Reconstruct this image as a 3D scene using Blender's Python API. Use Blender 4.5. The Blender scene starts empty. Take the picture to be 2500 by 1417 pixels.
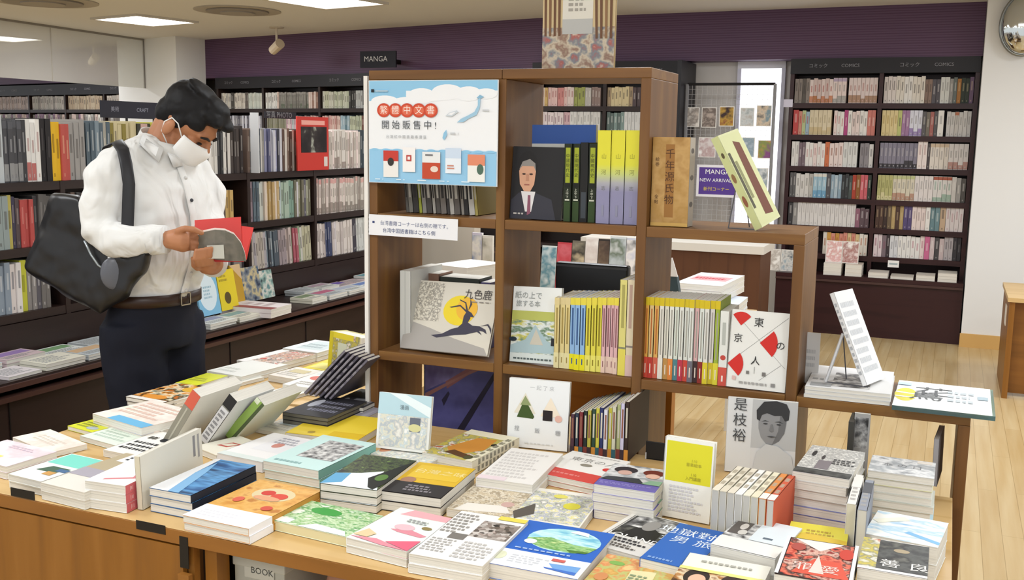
import bpy, math, random
from mathutils import Matrix, Vector, Euler
sc = bpy.context.scene
col = sc.collection
# ---------------------------------------------------------------- camera
CAM = Vector((1.5259, -2.5418, 1.4844)); FPX = 2506.27
_p, _r, _y = .1489, .0155, -.4015
FW = Vector((math.sin(_y)*math.cos(_p), math.cos(_y)*math.cos(_p), -math.sin(_p)))
_rt = Vector((math.cos(_y), -math.sin(_y), 0)); _up = _rt.cross(FW)
RT = math.cos(_r)*_rt + math.sin(_r)*_up; UP = -math.sin(_r)*_rt + math.cos(_r)*_up
cd = bpy.data.cameras.new('camera'); cam = bpy.data.objects.new('camera', cd); col.objects.link(cam)
cd.sensor_width = 36; cd.lens = FPX/2500*36; cd.clip_start = .05
cam.matrix_world = Matrix(((RT.x, UP.x, -FW.x, CAM.x), (RT.y, UP.y, -FW.y, CAM.y), (RT.z, UP.z, -FW.z, CAM.z), (0, 0, 0, 1)))
sc.camera = cam
# ---------------------------------------------------------------- world, lights, exposure
w = bpy.data.worlds.new('world'); sc.world = w; w.use_nodes = True
w.node_tree.nodes['Background'].inputs[0].default_value = (.93, .97, 1, 1)
w.node_tree.nodes['Background'].inputs[1].default_value = 1.05
sc.view_settings.view_transform = 'Standard'; sc.view_settings.look = 'None'
sc.view_settings.gamma = 1; sc.view_settings.use_curve_mapping = False
sc.view_settings.exposure = 0.0
ZC = 2.5
PANELS_AND_FILL = [(-5.3, 5.0, 0), (-2.95, 4.4, 0), (-7.6, 4.6, 0), (-.6, 3.6, 0), (1.7, 3.0, 0), (-4.6, 2.4, 0), (-2.3, 1.7, 0), (.2, 1.0, 0), (2.4, .4, 0),
                (-3.6, -.4, 0), (-1.6, -1.1, 0), (.6, -1.7, 0), (2.8, -2.3, 0), (3.0, 3.9, 0), (-.9, -3.6, 0), (1.4, -4.2, 0)]  # lamp in front of the right wall is unseen, added to brighten it
def area(name, loc, size, power, color=(.93, .965, 1), rot=(0, 0, 0)):
    l = bpy.data.lights.new(name, 'AREA'); l.shape = 'SQUARE'; l.size = size; l.energy = power; l.color = color
    o = bpy.data.objects.new(name, l); col.objects.link(o); o.location = loc; o.rotation_euler = rot; return o
# ---------------------------------------------------------------- helpers
def at(u, v, x=None, y=None, z=None, pt=None, n=None):
    d = FW + (u-1250)/FPX*RT - (v-708.5)/FPX*UP
    if n is not None: k = (Vector(pt)-CAM).dot(n)/d.dot(n)
    elif x is not None: k = (x-CAM.x)/d.x
    elif y is not None: k = (y-CAM.y)/d.y
    else: k = (z-CAM.z)/d.z
    return CAM + d*k
def pix(P):
    d = P-CAM; z = d.dot(FW); return 1250+FPX*d.dot(RT)/z, 708.5-FPX*d.dot(UP)/z
def lin(c):
    c = c.lstrip('#'); 
    if len(c) == 3: c = ''.join(a+a for a in c)
    r = [int(c[i:i+2], 16)/255 for i in (0, 2, 4)]
    return tuple(a/12.92 if a <= .04045 else ((a+.055)/1.055)**2.4 for a in r)+(1,)
MATS = {}
def base(name, rough=.6, spec=.35):
    m = bpy.data.materials.new(name); m.use_nodes = True; b = m.node_tree.nodes['Principled BSDF']
    b.inputs['Roughness'].default_value = rough; b.inputs['Specular IOR Level'].default_value = spec
    return m, b, m.node_tree
def C(hexc, rough=.55, metal=0, spec=.35):
    k = (hexc, rough, metal)
    if k not in MATS:
        m, b, t = base('paint_'+hexc.strip('#'), rough, spec); b.inputs['Base Color'].default_value = lin(hexc)
        b.inputs['Metallic'].default_value = metal; MATS[k] = m
    return MATS[k]
def ramp(t, cols, interp='LINEAR'):
    r = t.nodes.new('ShaderNodeValToRGB'); r.color_ramp.interpolation = interp
    e = r.color_ramp.elements
    for i, c in enumerate(cols):
        p, c = c if isinstance(c, tuple) else (i/max(1, len(cols)-1), c)
        if i < 2: el = e[i]; el.position = p
        else: el = e.new(p)
        el.color = lin(c)
    return r
def coords(t, scale, rot=(0, 0, 0)):
    tc = t.nodes.new('ShaderNodeTexCoord'); mp = t.nodes.new('ShaderNodeMapping'); mp.inputs['Scale'].default_value = scale; mp.inputs['Rotation'].default_value = rot
    t.links.new(tc.outputs['Object'], mp.inputs[0]); return mp
def pic(key, cols, scale=30, seed=0, kind='noise', rough=.45, stretch=(1, 1, 1), detail=3, interp='LINEAR', lo=.32, hi=.68):
    """printed picture: blotches of the given inks"""
    if key in MATS: return MATS[key]
    m, b, t = base('print_'+key, rough)
    mp = coords(t, tuple(s*scale for s in stretch)); mp.inputs['Location'].default_value = (seed*3.7, seed*1.3, seed*.9)
    if kind == 'noise':
        n = t.nodes.new('ShaderNodeTexNoise'); n.inputs['Scale'].default_value = 1; n.inputs['Detail'].default_value = detail; out = n.outputs['Fac']
    else:
        n = t.nodes.new('ShaderNodeTexVoronoi'); n.inputs['Scale'].default_value = 1
        s = t.nodes.new('ShaderNodeSeparateColor'); t.links.new(n.outputs['Color'], s.inputs[0]); out = s.outputs[0]; lo, hi = 0, 1
    t.links.new(mp.outputs[0], n.inputs['Vector'])
    k = len(cols); r = ramp(t, [(lo+(hi-lo)*i/max(1, k-1), c) for i, c in enumerate(cols)], interp)
    t.links.new(out, r.inputs[0]); t.links.new(r.outputs[0], b.inputs['Base Color']); MATS[key] = m; return m
def wood(key, c1, c2, axis=0, scale=7, rough=.42, c3=None):
    if key in MATS: return MATS[key]
    m, b, t = base(key, rough)
    s = [scale*2.2]*3; s[axis] = scale*.16
    mp = coords(t, s); n = t.nodes.new('ShaderNodeTexNoise'); n.inputs['Scale'].default_value = 1.6; n.inputs['Detail'].default_value = 6; n.inputs['Distortion'].default_value = .6
    t.links.new(mp.outputs[0], n.inputs['Vector']); r = ramp(t, [(.3, c1), (.52, c3 or c1), (.7, c2)]); t.links.new(n.outputs['Fac'], r.inputs[0])
    t.links.new(r.outputs[0], b.inputs['Base Color']); MATS[key] = m; return m
def emit(key, c, s):
    if key not in MATS:
        m, b, t = base(key); b.inputs['Base Color'].default_value = lin(c); b.inputs['Emission Color'].default_value = lin(c); b.inputs['Emission Strength'].default_value = s; MATS[key] = m
    return MATS[key]
def glass(key, tint, haze, rough=.03):
    """thin pane: mostly clear with a pale film"""
    if key in MATS: return MATS[key]
    m = bpy.data.materials.new(key); m.use_nodes = True; t = m.node_tree; t.nodes.clear()
    o = t.nodes.new('ShaderNodeOutputMaterial'); a = t.nodes.new('ShaderNodeMixShader'); tr = t.nodes.new('ShaderNodeBsdfTransparent'); tr.inputs[0].default_value = lin(tint)
    p = t.nodes.new('ShaderNodeBsdfPrincipled'); p.inputs['Base Color'].default_value = lin('#ece8e2'); p.inputs['Roughness'].default_value = rough
    a.inputs[0].default_value = haze; t.links.new(tr.outputs[0], a.inputs[1]); t.links.new(p.outputs[0], a.inputs[2]); t.links.new(a.outputs[0], o.inputs[0])
    MATS[key] = m; return m
def X(c):
    """colour string or material"""
    return (MATS[c[1:]] if c[0] == '@' else C(c)) if isinstance(c, str) else c
I4 = Matrix.Identity(4)
class MB:
    def __init__(s): s.v = []; s.f = []; s.m = []; s.mats = []; s.M = I4
    def mi(s, m):
        m = X(m)
        if m not in s.mats: s.mats.append(m)
        return s.mats.index(m)
    def add(s, vs, fs, m):
        n = len(s.v); i = s.mi(m); s.v += [tuple(s.M @ Vector(p)) for p in vs]
        for f in fs: s.f.append(tuple(n+k for k in f)); s.m.append(i)
        return s
    def box(s, x0, y0, z0, x1, y1, z1, m):
        return s.add([(x0, y0, z0), (x1, y0, z0), (x1, y1, z0), (x0, y1, z0), (x0, y0, z1), (x1, y0, z1), (x1, y1, z1), (x0, y1, z1)],
                     [(0, 3, 2, 1), (4, 5, 6, 7), (0, 1, 5, 4), (1, 2, 6, 5), (2, 3, 7, 6), (3, 0, 4, 7)], m)
    def prism(s, pts, z0, z1, m):
        n = len(pts); ar = sum(pts[i][0]*pts[(i+1) % n][1]-pts[(i+1) % n][0]*pts[i][1] for i in range(n))
        if ar < 0: pts = pts[::-1]
        return s.add([(p[0], p[1], z0) for p in pts]+[(p[0], p[1], z1) for p in pts],
                     [tuple(range(n))[::-1], tuple(range(n, 2*n))]+[(i, (i+1) % n, n+(i+1) % n, n+i) for i in range(n)], m)
    def hexa(s, a, b, m):
        """two quads of 3d points joined into a solid"""
        return s.add(list(a)+list(b), [(3, 2, 1, 0), (4, 5, 6, 7), (0, 1, 5, 4), (1, 2, 6, 5), (2, 3, 7, 6), (3, 0, 4, 7)], m)
    def tube(s, pts, r, m, n=8, flat=1.0, up=None):
        pts = [Vector(p) for p in pts]; R = r if isinstance(r, (list, tuple)) else [r]*len(pts); vs = []; fs = []; pu = None
        for i, p in enumerate(pts):
            d = (pts[min(i+1, len(pts)-1)]-pts[max(i-1, 0)]).normalized()
            a = pu if pu is not None else (Vector(up) if up else (Vector((0, 0, 1)) if abs(d.z) < .9 else Vector((1, 0, 0))))
            a = (a-d*a.dot(d)).normalized(); pu = a; b = d.cross(a)
            for k in range(n):
                t = 2*math.pi*k/n; vs.append(p+R[i]*(math.cos(t)*a*flat+math.sin(t)*b))
        L = len(pts)
        for i in range(L-1):
            for k in range(n): fs.append((i*n+k, i*n+(k+1) % n, (i+1)*n+(k+1) % n, (i+1)*n+k))
        fs += [tuple(range(n))[::-1], tuple(range((L-1)*n, L*n))]
        return s.add(vs, fs, m)
    def ell(s, c, rad, m, R=None, nu=16, nv=10):
        c = Vector(c); vs = []; fs = []
        for i in range(nv+1):
            ph = math.pi*i/nv
            for k in range(nu):
                th = 2*math.pi*k/nu; q = Vector((rad[0]*math.sin(ph)*math.cos(th), rad[1]*math.sin(ph)*math.sin(th), rad[2]*math.cos(ph)))
                vs.append(c+(R @ q if R else q))
        for i in range(nv):
            for k in range(nu): fs.append((i*nu+k, (i+1)*nu+k, (i+1)*nu+(k+1) % nu, i*nu+(k+1) % nu))
        return s.add(vs, fs, m)
    def loft(s, rings, m, cap=True):
        n = len(rings[0]); vs = [p for r in rings for p in r]; fs = []
        for i in range(len(rings)-1):
            for k in range(n): fs.append((i*n+k, i*n+(k+1) % n, (i+1)*n+(k+1) % n, (i+1)*n+k))
        if cap: fs += [tuple(range(n))[::-1], tuple(range((len(rings)-1)*n, len(rings)*n))]
        return s.add(vs, fs, m)
    def text(s, txt, M, size, m, vert=False, maxw=None):
        """lettering laid flat on the local xy plane, centred"""
        old = s.M
        if vert:
            for i, ch in enumerate(txt):
                s.text(ch, M @ Matrix.Translation((0, size*1.12*((len(txt)-1)/2-i), 0)), size, m)
            return s
        c = bpy.data.curves.new('t', 'FONT'); c.body = txt; c.size = size; c.align_x = 'CENTER'; c.align_y = 'CENTER'; c.resolution_u = 2
        o = bpy.data.objects.new('t', c); me = bpy.data.meshes.new_from_object(o)
        xs = [p.co.x for p in me.vertices]; k = 1
        if maxw and xs and max(xs)-min(xs) > maxw: k = maxw/(max(xs)-min(xs))
        s.M = old @ M @ Matrix.Diagonal((k, k, 1, 1))
        s.add([tuple(p.co) for p in me.vertices], [tuple(f.vertices) for f in me.polygons], m); s.M = old
        bpy.data.objects.remove(o); bpy.data.curves.remove(c); bpy.data.meshes.remove(me); return s
    def mesh(s, name, smooth=False):
        me = bpy.data.meshes.new(name); me.from_pydata(s.v, [], s.f)
        for m in s.mats: me.materials.append(m)
        me.polygons.foreach_set('material_index', s.m)
        if smooth: me.polygons.foreach_set('use_smooth', [True]*len(s.f))
        me.update(); return me
    def build(s, name, parent=None, smooth=False, M=None, bevel=0, **kw):
        o = bpy.data.objects.new(name, s.mesh(name, smooth)); col.objects.link(o)
        if parent: o.parent = parent
        if M is not None: o.matrix_world = M
        if bevel:
            b = o.modifiers.new('b', 'BEVEL'); b.width = bevel; b.segments = 2; b.limit_method = 'ANGLE'
        return tag(o, **kw)
def tag(o, label=None, cat=None, group=None, kind=None):
    if label: o['label'] = label
    if cat: o['category'] = cat
    if group: o['group'] = group
    if kind: o['kind'] = kind
    return o
def empty(name, M=None, **kw):
    o = bpy.data.objects.new(name, None); col.objects.link(o); o.empty_display_size = .05
    if M is not None: o.matrix_world = M if isinstance(M, Matrix) else Matrix.Translation(M)
    return tag(o, **kw)
def T(*p): return Matrix.Translation(p)
def RZ(a): return Matrix.Rotation(a, 4, 'Z')
def RX(a): return Matrix.Rotation(a, 4, 'X')
def RY(a): return Matrix.Rotation(a, 4, 'Y')
def frame(o, x, y, z):
    return Matrix(((x[0], y[0], z[0], o[0]), (x[1], y[1], z[1], o[1]), (x[2], y[2], z[2], o[2]), (0, 0, 0, 1)))
def dup(o, M, label, cat=None, group=None):
    c = o.copy(); col.objects.link(c); c.matrix_world = M; c['label'] = label
    if group: c['group'] = group
    for ch in list(o.children):
        d = ch.copy(); col.objects.link(d); d.parent = c
        for g in list(ch.children):
            e = g.copy(); col.objects.link(e); e.parent = d
    return c
def settle(M, w_, h_, t, zb=None, xr=None):
    """shift a book so that its lowest corner rests on its board and it stays between the posts"""
    cs = [M @ Vector((a, b, c)) for a in (0, w_) for b in (0, h_) for c in (0, t)]; d = Vector((0, 0, 0))
    if zb is not None: d.z = zb+.0008-min(c.z for c in cs)
    if xr:
        lo, hi = min(c.x for c in cs), max(c.x for c in cs)
        if lo < xr[0]: d.x = xr[0]-lo
        elif hi > xr[1]: d.x = xr[1]-hi
    return Matrix.Translation(d) @ M
ORD = 'first second third fourth fifth sixth seventh eighth ninth tenth eleventh twelfth'.split()
def nth(i):
    i += 1
    if i <= 12: return ORD[i-1]
    return str(i)+('th' if 10 < i % 100 < 20 else {1: 'st', 2: 'nd', 3: 'rd'}.get(i % 10, 'th'))
# ---------------------------------------------------------------- room
def ctex(key, c, c2, scale, rough=.8, bump=.0):
    return pic(key, [c, c2], scale, 1, rough=rough)
def floor_mat():
    m, b, t = base('floor_boards', .28, .4)
    mp = coords(t, (1, 1, 1), (0, 0, math.pi/2)); br = t.nodes.new('ShaderNodeTexBrick')
    br.inputs['Scale'].default_value = 1; br.inputs['Brick Width'].default_value = 1.1; br.inputs['Row Height'].default_value = .075; br.inputs['Mortar Size'].default_value = .0012
    br.inputs['Color1'].default_value = lin('#d5c096'); br.inputs['Color2'].default_value = lin('#c8b084'); br.inputs['Mortar'].default_value = lin('#a89065'); br.inputs['Bias'].default_value = .2
    mp2 = coords(t, (26, 1.6, 1)); n = t.nodes.new('ShaderNodeTexNoise'); n.inputs['Scale'].default_value = 1; n.inputs['Detail'].default_value = 5
    r = ramp(t, [(.3, '#e9dcc4'), (.7, '#ffffff')]); mx = t.nodes.new('ShaderNodeMix'); mx.data_type = 'RGBA'; mx.blend_type = 'MULTIPLY'; mx.inputs[0].default_value = .8
    t.links.new(mp.outputs[0], br.inputs['Vector']); t.links.new(mp2.outputs[0], n.inputs['Vector']); t.links.new(n.outputs['Fac'], r.inputs[0])
    t.links.new(br.outputs['Color'], mx.inputs[6]); t.links.new(r.outputs[0], mx.inputs[7]); t.links.new(mx.outputs[2], b.inputs['Base Color']); return m
def slat_mat():
    m, b, t = base('purple_slats', .5); mp = coords(t, (.1, .1, 1)); wv = t.nodes.new('ShaderNodeTexWave'); wv.bands_direction = 'Z'; wv.inputs['Scale'].default_value = 8.5
    r = ramp(t, [(0, '#492f49'), (.12, '#58405a'), (.9, '#5d445f'), (1, '#492f49')]); t.links.new(mp.outputs[0], wv.inputs['Vector']); t.links.new(wv.outputs['Fac'], r.inputs[0]); t.links.new(r.outputs[0], b.inputs['Base Color']); return m
MATS['floor'] = floor_mat(); MATS['purple'] = slat_mat()
MATS['wallw'] = C('#e6e6e5', .8); MATS['ceil'] = C('#d9d8d6', .9)
MB().box(-14, -6, -.05, 5, 10, 0, '@floor').build('floor', kind='structure')
MB().box(-14, -6, ZC, 5, 10, ZC+.05, '@ceil').build('ceiling', kind='structure')
WA = Vector((-6.285, 6.94, 0)); WD = Vector((.976, -.218, 0)).normalized(); WN = Vector((-WD.y, WD.x, 0))
WM = frame(WA, WD, WN, (0, 0, 1))           # left stretch of the back wall, x runs to the right along it
b = MB(); b.M = WM
b.box(-6, .0, 2.075, 4.5, .36, ZC, '@purple'); b.build('wall_back', kind='structure')
b = MB(); b.M = WM; b.box(-6, .32, 0, 4.6, .4, 2.075, '#6a6460'); b.build('wall_back.001', kind='structure')
q = WA+WD*4.5; MB().prism([(q.x, q.y), (1.665, 5.84), (1.665, 6.3), (q.x, 6.3)], 2.115, ZC, '@purple').build('wall_back.002', kind='structure')
# white pillar at the right, wall beyond it
MB().box(1.668, 5.6, 0, 4.2, 6.3, ZC, '@wallw').build('wall_right', kind='structure')
MB().box(1.66, 5.582, 0, 4.2, 5.6, .1, wood('skirting', '#d2a867', '#c1924e', 0)).build('baseboard_right', kind='structure')
# white column at the left in front of the purple wall
A, B, Cc = at(285, 101, z=ZC), at(428, 88, z=ZC), at(500, 97, z=ZC)
D = A+(Cc-B)
MB().prism([(p.x, p.y) for p in (A, B, Cc, D)], 0, ZC, '@wallw').build('wall_column', kind='structure')
# window at the back
wx0, wx1 = at(1796, 300, y=6.1).x, at(1912, 300, y=6.1).x; g = emit('daylight', '#f4f6ff', 2.2)
wn = MB().box(wx0, 6.08, .5, wx1, 6.12, .54, '#e4e4ea').box(wx0, 6.08, 2.06, wx1, 6.12, 2.115, '#e4e4ea').box(wx0, 6.08, .54, wx0+.03, 6.12, 2.06, '#d9daea').box(wx1-.03, 6.08, .54, wx1, 6.12, 2.06, '#d9daea').build('window_1', kind='structure')
MB().box(wx0+.03, 6.1, .54, wx1-.03, 6.11, 2.06, g).build('pane', wn)
b = MB(); b.box(-2, 6.12, 0, wx0, 6.2, 2.115, '#d8d3cd').box(wx1, 6.12, 0, 1.7, 6.2, 2.115, '#d8d3cd').box(wx0, 6.12, 0, wx1, 6.2, .5, '#d8d3cd'); b.build('wall_back.003', kind='structure')
# hanging smoke glass at the ceiling
ga, gb = at(-200, 15, z=ZC), at(350, 95, z=ZC)
gd = (gb-ga); gl = gd.length; gd.normalize(); GM = frame((ga.x, ga.y, 0), gd, (-gd.y, gd.x, 0), (0, 0, 1))
gr = empty('glass_partition', GM, label='clear glass smoke screen hanging from the ceiling left of the white column', cat='glass screen')
b = MB().box(0, -.004, 1.955, gl, .004, ZC-.012, glass('screen_glass', '#eef0ee', .42)); b.build('glass_pane', gr)
MB().box(0, -.012, ZC-.02, gl, .012, ZC, '#8d877f').build('ceiling_rail', gr)
MB().box(gl-.012, -.008, 1.955, gl, .008, ZC-.02, '#7d7a76').build('end_trim', gr)
jl = (at(110, 62, z=ZC)-ga).length; MB().box(jl-.004, -.007, 1.955, jl+.004, .007, ZC-.02, '#b5b0a8').build('joint_strip', gr)
# ---------------------------------------------------------------- ceiling lights, vents, spotlights
LAB = {0: 'square ceiling light panel above the white column', 1: 'square ceiling light panel cut off by the top edge of the photo', 2: 'ceiling light panel seen behind the hanging glass screen at the far left'}
dif = emit('light_diffuser', '#fffdf8', 6)
p0 = sum((at(u, v, z=ZC) for u, v in ((245, 45), (350, 32), (465, 48), (355, 62))), Vector())/4
p1 = sum((at(u, v, z=ZC) for u, v in ((715, 0), (800, 22), (940, 8))), Vector())/3+Vector((.08, -.25, 0))
p2 = at(28, 90, z=ZC)+Vector((-.15, .0, 0))
for i, (x, y, _) in enumerate(PANELS_AND_FILL):
    if i < 3: x, y = (p0, p1, p2)[i].xy
    if i >= 3:
        area('room_light', (x, y, ZC-.03), .6, 27); continue
    r = empty('ceiling_light', T(x, y, ZC) @ RZ(-.2), label=LAB[i], cat='ceiling light', group='ceiling light panels')
    MB().box(-.34, -.34, -.02, .34, -.31, 0, '#c9c3b9').box(-.34, .31, -.02, .34, .34, 0, '#c9c3b9').box(-.34, -.31, -.02, -.31, .31, 0, '#c9c3b9').box(.31, -.31, -.02, .34, .31, 0, '#c9c3b9').build('trim_frame', r)
    MB().box(-.31, -.31, -.012, .31, .31, -.004, dif).build('diffuser', r)
    l = area('room_light', (0, 0, -.03), .6, 27); l.parent = r
def vent(c, lab, s=.36):
    r = empty('air_vent', T(c.x, c.y, ZC) @ RZ(-.2), label=lab, cat='air vent', group='round ceiling vents')
    for k, (ra, zz, cc) in enumerate(((s, -.008, '#a79f92'), (s*.72, -.02, '#8e867b'), (s*.4, -.03, '#9c9488'))):
        MB().prism([(ra*math.cos(2*math.pi*i/28), ra*math.sin(2*math.pi*i/28)) for i in range(28)], zz, zz+.01, cc).build('vent_ring', r)
vent(at(580, 25, z=ZC), 'round ceiling vent between the two square light panels'); vent(at(105, 2, z=ZC), 'round ceiling vent at the top left corner', .42)
def spot(u, v, v2, lab):
    c = at(u, v, z=ZC); r = empty('spotlight', T(*c), label=lab, cat='spotlight', group='small ceiling spotlights')
    MB().tube([(0, 0, 0), (0, 0, -.012)], .07, '#c2b8a8', 14).build('mount_plate', r)
    MB().tube([(0, 0, -.01), (0, 0, -.15)], .012, '#cbbfae').build('stem', r)
    MB().tube([(-.07, .03, -.22), (.06, -.03, -.16)], [.045, .05], '#cbbba4', 12).build('lamp_head', r)
spot(675, 66, 0, 'small beige ceiling spotlight in front of the purple wall'); spot(228, 106, 0, 'small ceiling spotlight seen through the hanging glass screen')
# wall mirror at the upper right
mp_ = at(2500, 60, y=5.5)
r = empty('convex_mirror', T(*mp_), label='round silvery convex mirror on the white wall at the upper right edge', cat='mirror')
b = MB().ell((0, 0, 0), (.14, .06, .2), C('#c9cbc8', .08, 1)); b.build('mirror_dome', r, True)
b = MB(); b.tube([(.145*math.cos(a), .015, .205*math.sin(a)) for a in [i*math.pi/16 for i in range(33)]], .012, C('#8d8f8c', .3, .8)); b.build('rim', r, True)
MB().tube([(0, .02, 0), (0, .1, 0)], .02, '#888').build('wall_arm', r)
# ---------------------------------------------------------------- dark bookcases along the walls
DK = wood('dark_wood', '#2c1f1c', '#231715', 0, 5, .38); DKR = wood('dark_red_wood', '#351a1c', '#2a1316', 0, 5, .36); HD = C('#1d1b20', .45)
def bookcase(label, M, x0, bays, zs, ztop, zhead, ledge, depth=.24, mat=DK, heads=True, cat='bookcase', group='dark bookcases along the walls'):
    """zs: board tops from the upper board down; front face at local y = 0"""
    r = empty('tall_bookcase', M @ T(x0, 0, 0), label=label, cat=cat, group=group); W = sum(bays); t = .03; x = 0
    for i in range(len(bays)+1):
        MB().box(x-t/2, 0, 0, x+t/2, depth, zhead, mat).build('upright', r)
        if i < len(bays):
            for z in zs: MB().box(x+t/2, 0.002, z-.04, x+bays[i]-t/2, depth, z, mat).build('shelf_board', r)
            x += bays[i]
    MB().box(0, depth, 0, W, depth+.012, zhead, mat).build('back_panel', r)
    hb = MB().box(-t/2, -.015, zhead, W+t/2, depth, ztop, HD)
    hd = hb.build('header_sign', r)
    x = 0
    for bw in bays:
        for k in (.2, .56):
            tx = MB(); tx.M = T(x+bw*k+.06, -.0165, (zhead+ztop)/2) @ RX(math.pi/2); tx.text('コミック' if k < .5 else 'COMICS', I4, .036, '#8b8a90'); tx.build('lettering', hd)
        x += bw
    if ledge: 
        MB().box(-t/2, -.2, 0, W+t/2, 0, ledge-.05, mat).build('base_cabinet', r)
        MB().box(-t/2, -.22, ledge-.05, W+t/2, 0, ledge-.032, C('#4a3431', .35)).box(-t/2, -.22, ledge-.03, W+t/2, 0, ledge, mat).build('ledge', r)
    return r
RM = T(0, 5.86, 0); RZS = [1.775, 1.53, 1.285, 1.04, .82, .6]
bookcase('dark brown bookcase of comics standing against the white pillar at the right', RM, .318, [.66, .665], RZS, 2.115, 2.0, .46, mat=DKR)
CZS = [1.745, 1.535, 1.29, 1.05, .8, .56]
bookcase('dark bookcase seen through the top right opening of the wooden cube shelf', RM, -1.86, [.64, .66], CZS, 2.115, 1.96, .46)
LZS = [1.735, 1.49, 1.245, 1.0, .75]
bookcase('long dark bookcase of comics under the purple wall behind the reading man', WM @ T(0, -.02, 0), .22, [.75, .86, .86, .86, .8], LZS, 2.075, 1.955, .5)
bookcase('dark bookcase of comics at the far left behind the glass screen', WM @ T(0, -.02, 0), -5.4, [.86]*5, LZS, 2.055, 1.92, .5)
# dark end board of the middle bookcase, beside the grid wall
MB().box(-.538, 5.6, 0, -.505, 6.1, 2.1, HD).build('end_board', label='tall black board beside the wire grid, right of the cube shelf', cat='board')
# ---------------------------------------------------------------- wooden cube bookcase in the middle
WX = wood('walnut_x', '#6b4824', '#86602f', 0, 6, .45, '#785229'); WZ = wood('walnut_z', '#654321', '#7e592b', 2, 6, .45, '#714c26')
PX, PZ, TK, DP, ZT = .395, .3995, .0262, .273, 1.66
lev = lambda j: ZT-j*PZ
sh = empty('cube_bookcase', T(0, 0, 0), label='stepped walnut cube bookcase in the middle, full of Chinese and Japanese books', cat='bookcase')
for i, j in enumerate((0, 0, 0, 1, 2)):
    MB().box(i*PX, 0, 0, i*PX+TK, DP, lev(j)-(TK if i != 1 else TK), WZ).build('upright', sh, bevel=.002)
for j, n in ((0, 2), (1, 3), (2, 4), (3, 4), (4, 4)):
    if j == 0:
        MB().box(0, 0, lev(0)-TK, PX+TK/2, DP, lev(0), WX).build('top_board', sh, bevel=.002); MB().box(PX+TK/2+.001, 0, lev(0)-TK, 2*PX+TK, DP, lev(0), WX).build('top_board', sh, bevel=.002)
        continue
    prev = {1: 2, 2: 3, 3: 4, 4: 4}[j]
    for i in range(n):
        a = i*PX+TK; e = (i+1)*PX
        if i == n-1 and i >= prev: a, e = i*PX+TK, (i+1)*PX+TK     # top of a step runs over its post
        MB().box(a+.0005, 0.001, lev(j)-TK, e-.0005, DP, lev(j), WX).build('top_board' if i >= prev else 'shelf_board', sh, bevel=.0015)
MB().box(-.0135, -.006, .70, -.0015, DP, 1.645, '#e6e2dc').build('white_board', label='thin white board against the left side of the cube bookcase', cat='board')
# ---------------------------------------------------------------- display table in front
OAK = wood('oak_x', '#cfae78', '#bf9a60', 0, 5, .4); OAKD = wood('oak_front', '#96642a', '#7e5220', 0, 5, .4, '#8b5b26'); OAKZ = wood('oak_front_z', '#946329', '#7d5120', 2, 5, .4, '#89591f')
TZ = .668
ft = empty('display_table', T(-.66, -.945, 0), label='oak display table in front of the cube bookcase, covered with books', cat='table')
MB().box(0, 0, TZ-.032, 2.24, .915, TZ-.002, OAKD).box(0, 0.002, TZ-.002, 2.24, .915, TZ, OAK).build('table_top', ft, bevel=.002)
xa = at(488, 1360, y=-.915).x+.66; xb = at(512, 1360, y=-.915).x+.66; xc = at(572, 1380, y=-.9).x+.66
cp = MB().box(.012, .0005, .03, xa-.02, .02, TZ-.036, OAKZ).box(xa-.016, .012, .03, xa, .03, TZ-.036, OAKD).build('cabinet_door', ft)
BLK = C('#15110e', .5)
def pull(u0, v0, u1, v1, nm='recessed_handle'):
    a, b_ = at(u0, v0, y=-.943), at(u1, v1, y=-.943)
    MB().box(a.x+.66, .0255, min(a.z, b_.z), b_.x+.66, .032, max(a.z, b_.z), BLK).build(nm, cp)
a, b_ = at(27, 1190, y=-.945), at(404, 1290, y=-.945)
for u0, u1, vm in ((27, 85, 1206), (333, 404, 1288)):
    a = at((u0+u1)/2, vm, y=-.945); hw = (at(u1, vm, y=-.945).x-at(u0, vm, y=-.945).x)/2
    MB().box(a.x+.66-hw, -.0012, a.z-.010, a.x+.66+hw, -.0002 if a.z > TZ-.04 else .001, a.z+.010, BLK).build('recessed_handle', cp, bevel=.0004)
a = at(449, 1350, y=-.946); MB().box(a.x+.66-.011, -.001, a.z-.034, a.x+.66+.011, .001, a.z+.034, BLK).build('recessed_handle', cp)
a = at(445, 1400, y=-.95); MB().box(a.x+.66-.006, -.012, a.z-.06, a.x+.66+.022, .0004, a.z+.0, OAKD).build('door_lip', cp)
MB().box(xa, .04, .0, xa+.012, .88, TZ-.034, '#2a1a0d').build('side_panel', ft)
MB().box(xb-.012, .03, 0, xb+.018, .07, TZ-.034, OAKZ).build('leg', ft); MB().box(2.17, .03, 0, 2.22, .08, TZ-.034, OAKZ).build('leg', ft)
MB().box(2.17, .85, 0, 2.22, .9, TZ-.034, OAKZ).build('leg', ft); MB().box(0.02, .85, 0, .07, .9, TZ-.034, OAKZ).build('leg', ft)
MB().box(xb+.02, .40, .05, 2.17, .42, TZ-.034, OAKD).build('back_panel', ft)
a, b_ = at(571, 1340, y=-.87), at(693, 1360, y=-.87)
gb = empty('storage_box', T(a.x, -.87, 0), label='grey storage box under the oak table beside its leg', cat='box')
MB().box(0, 0, 0, b_.x-a.x, .3, a.z-.005, '#a9aaa2').build('box_body', gb, bevel=.003)
MB().box(-.003, -.003, a.z-.035, b_.x-a.x+.003, .303, a.z-.003, '#b4b5ad').build('lid', gb, bevel=.003)
q = at(640, 1393, y=-.872); b = MB(); b.M = frame((q.x, -.9035, q.z), (1, 0, 0), (0, 0, 1), (0, -1, 0)) @ T(0, 0, 0); b.M = b.M @ T(-a.x, 0, 0) @ T(0, 0, 0)
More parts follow.
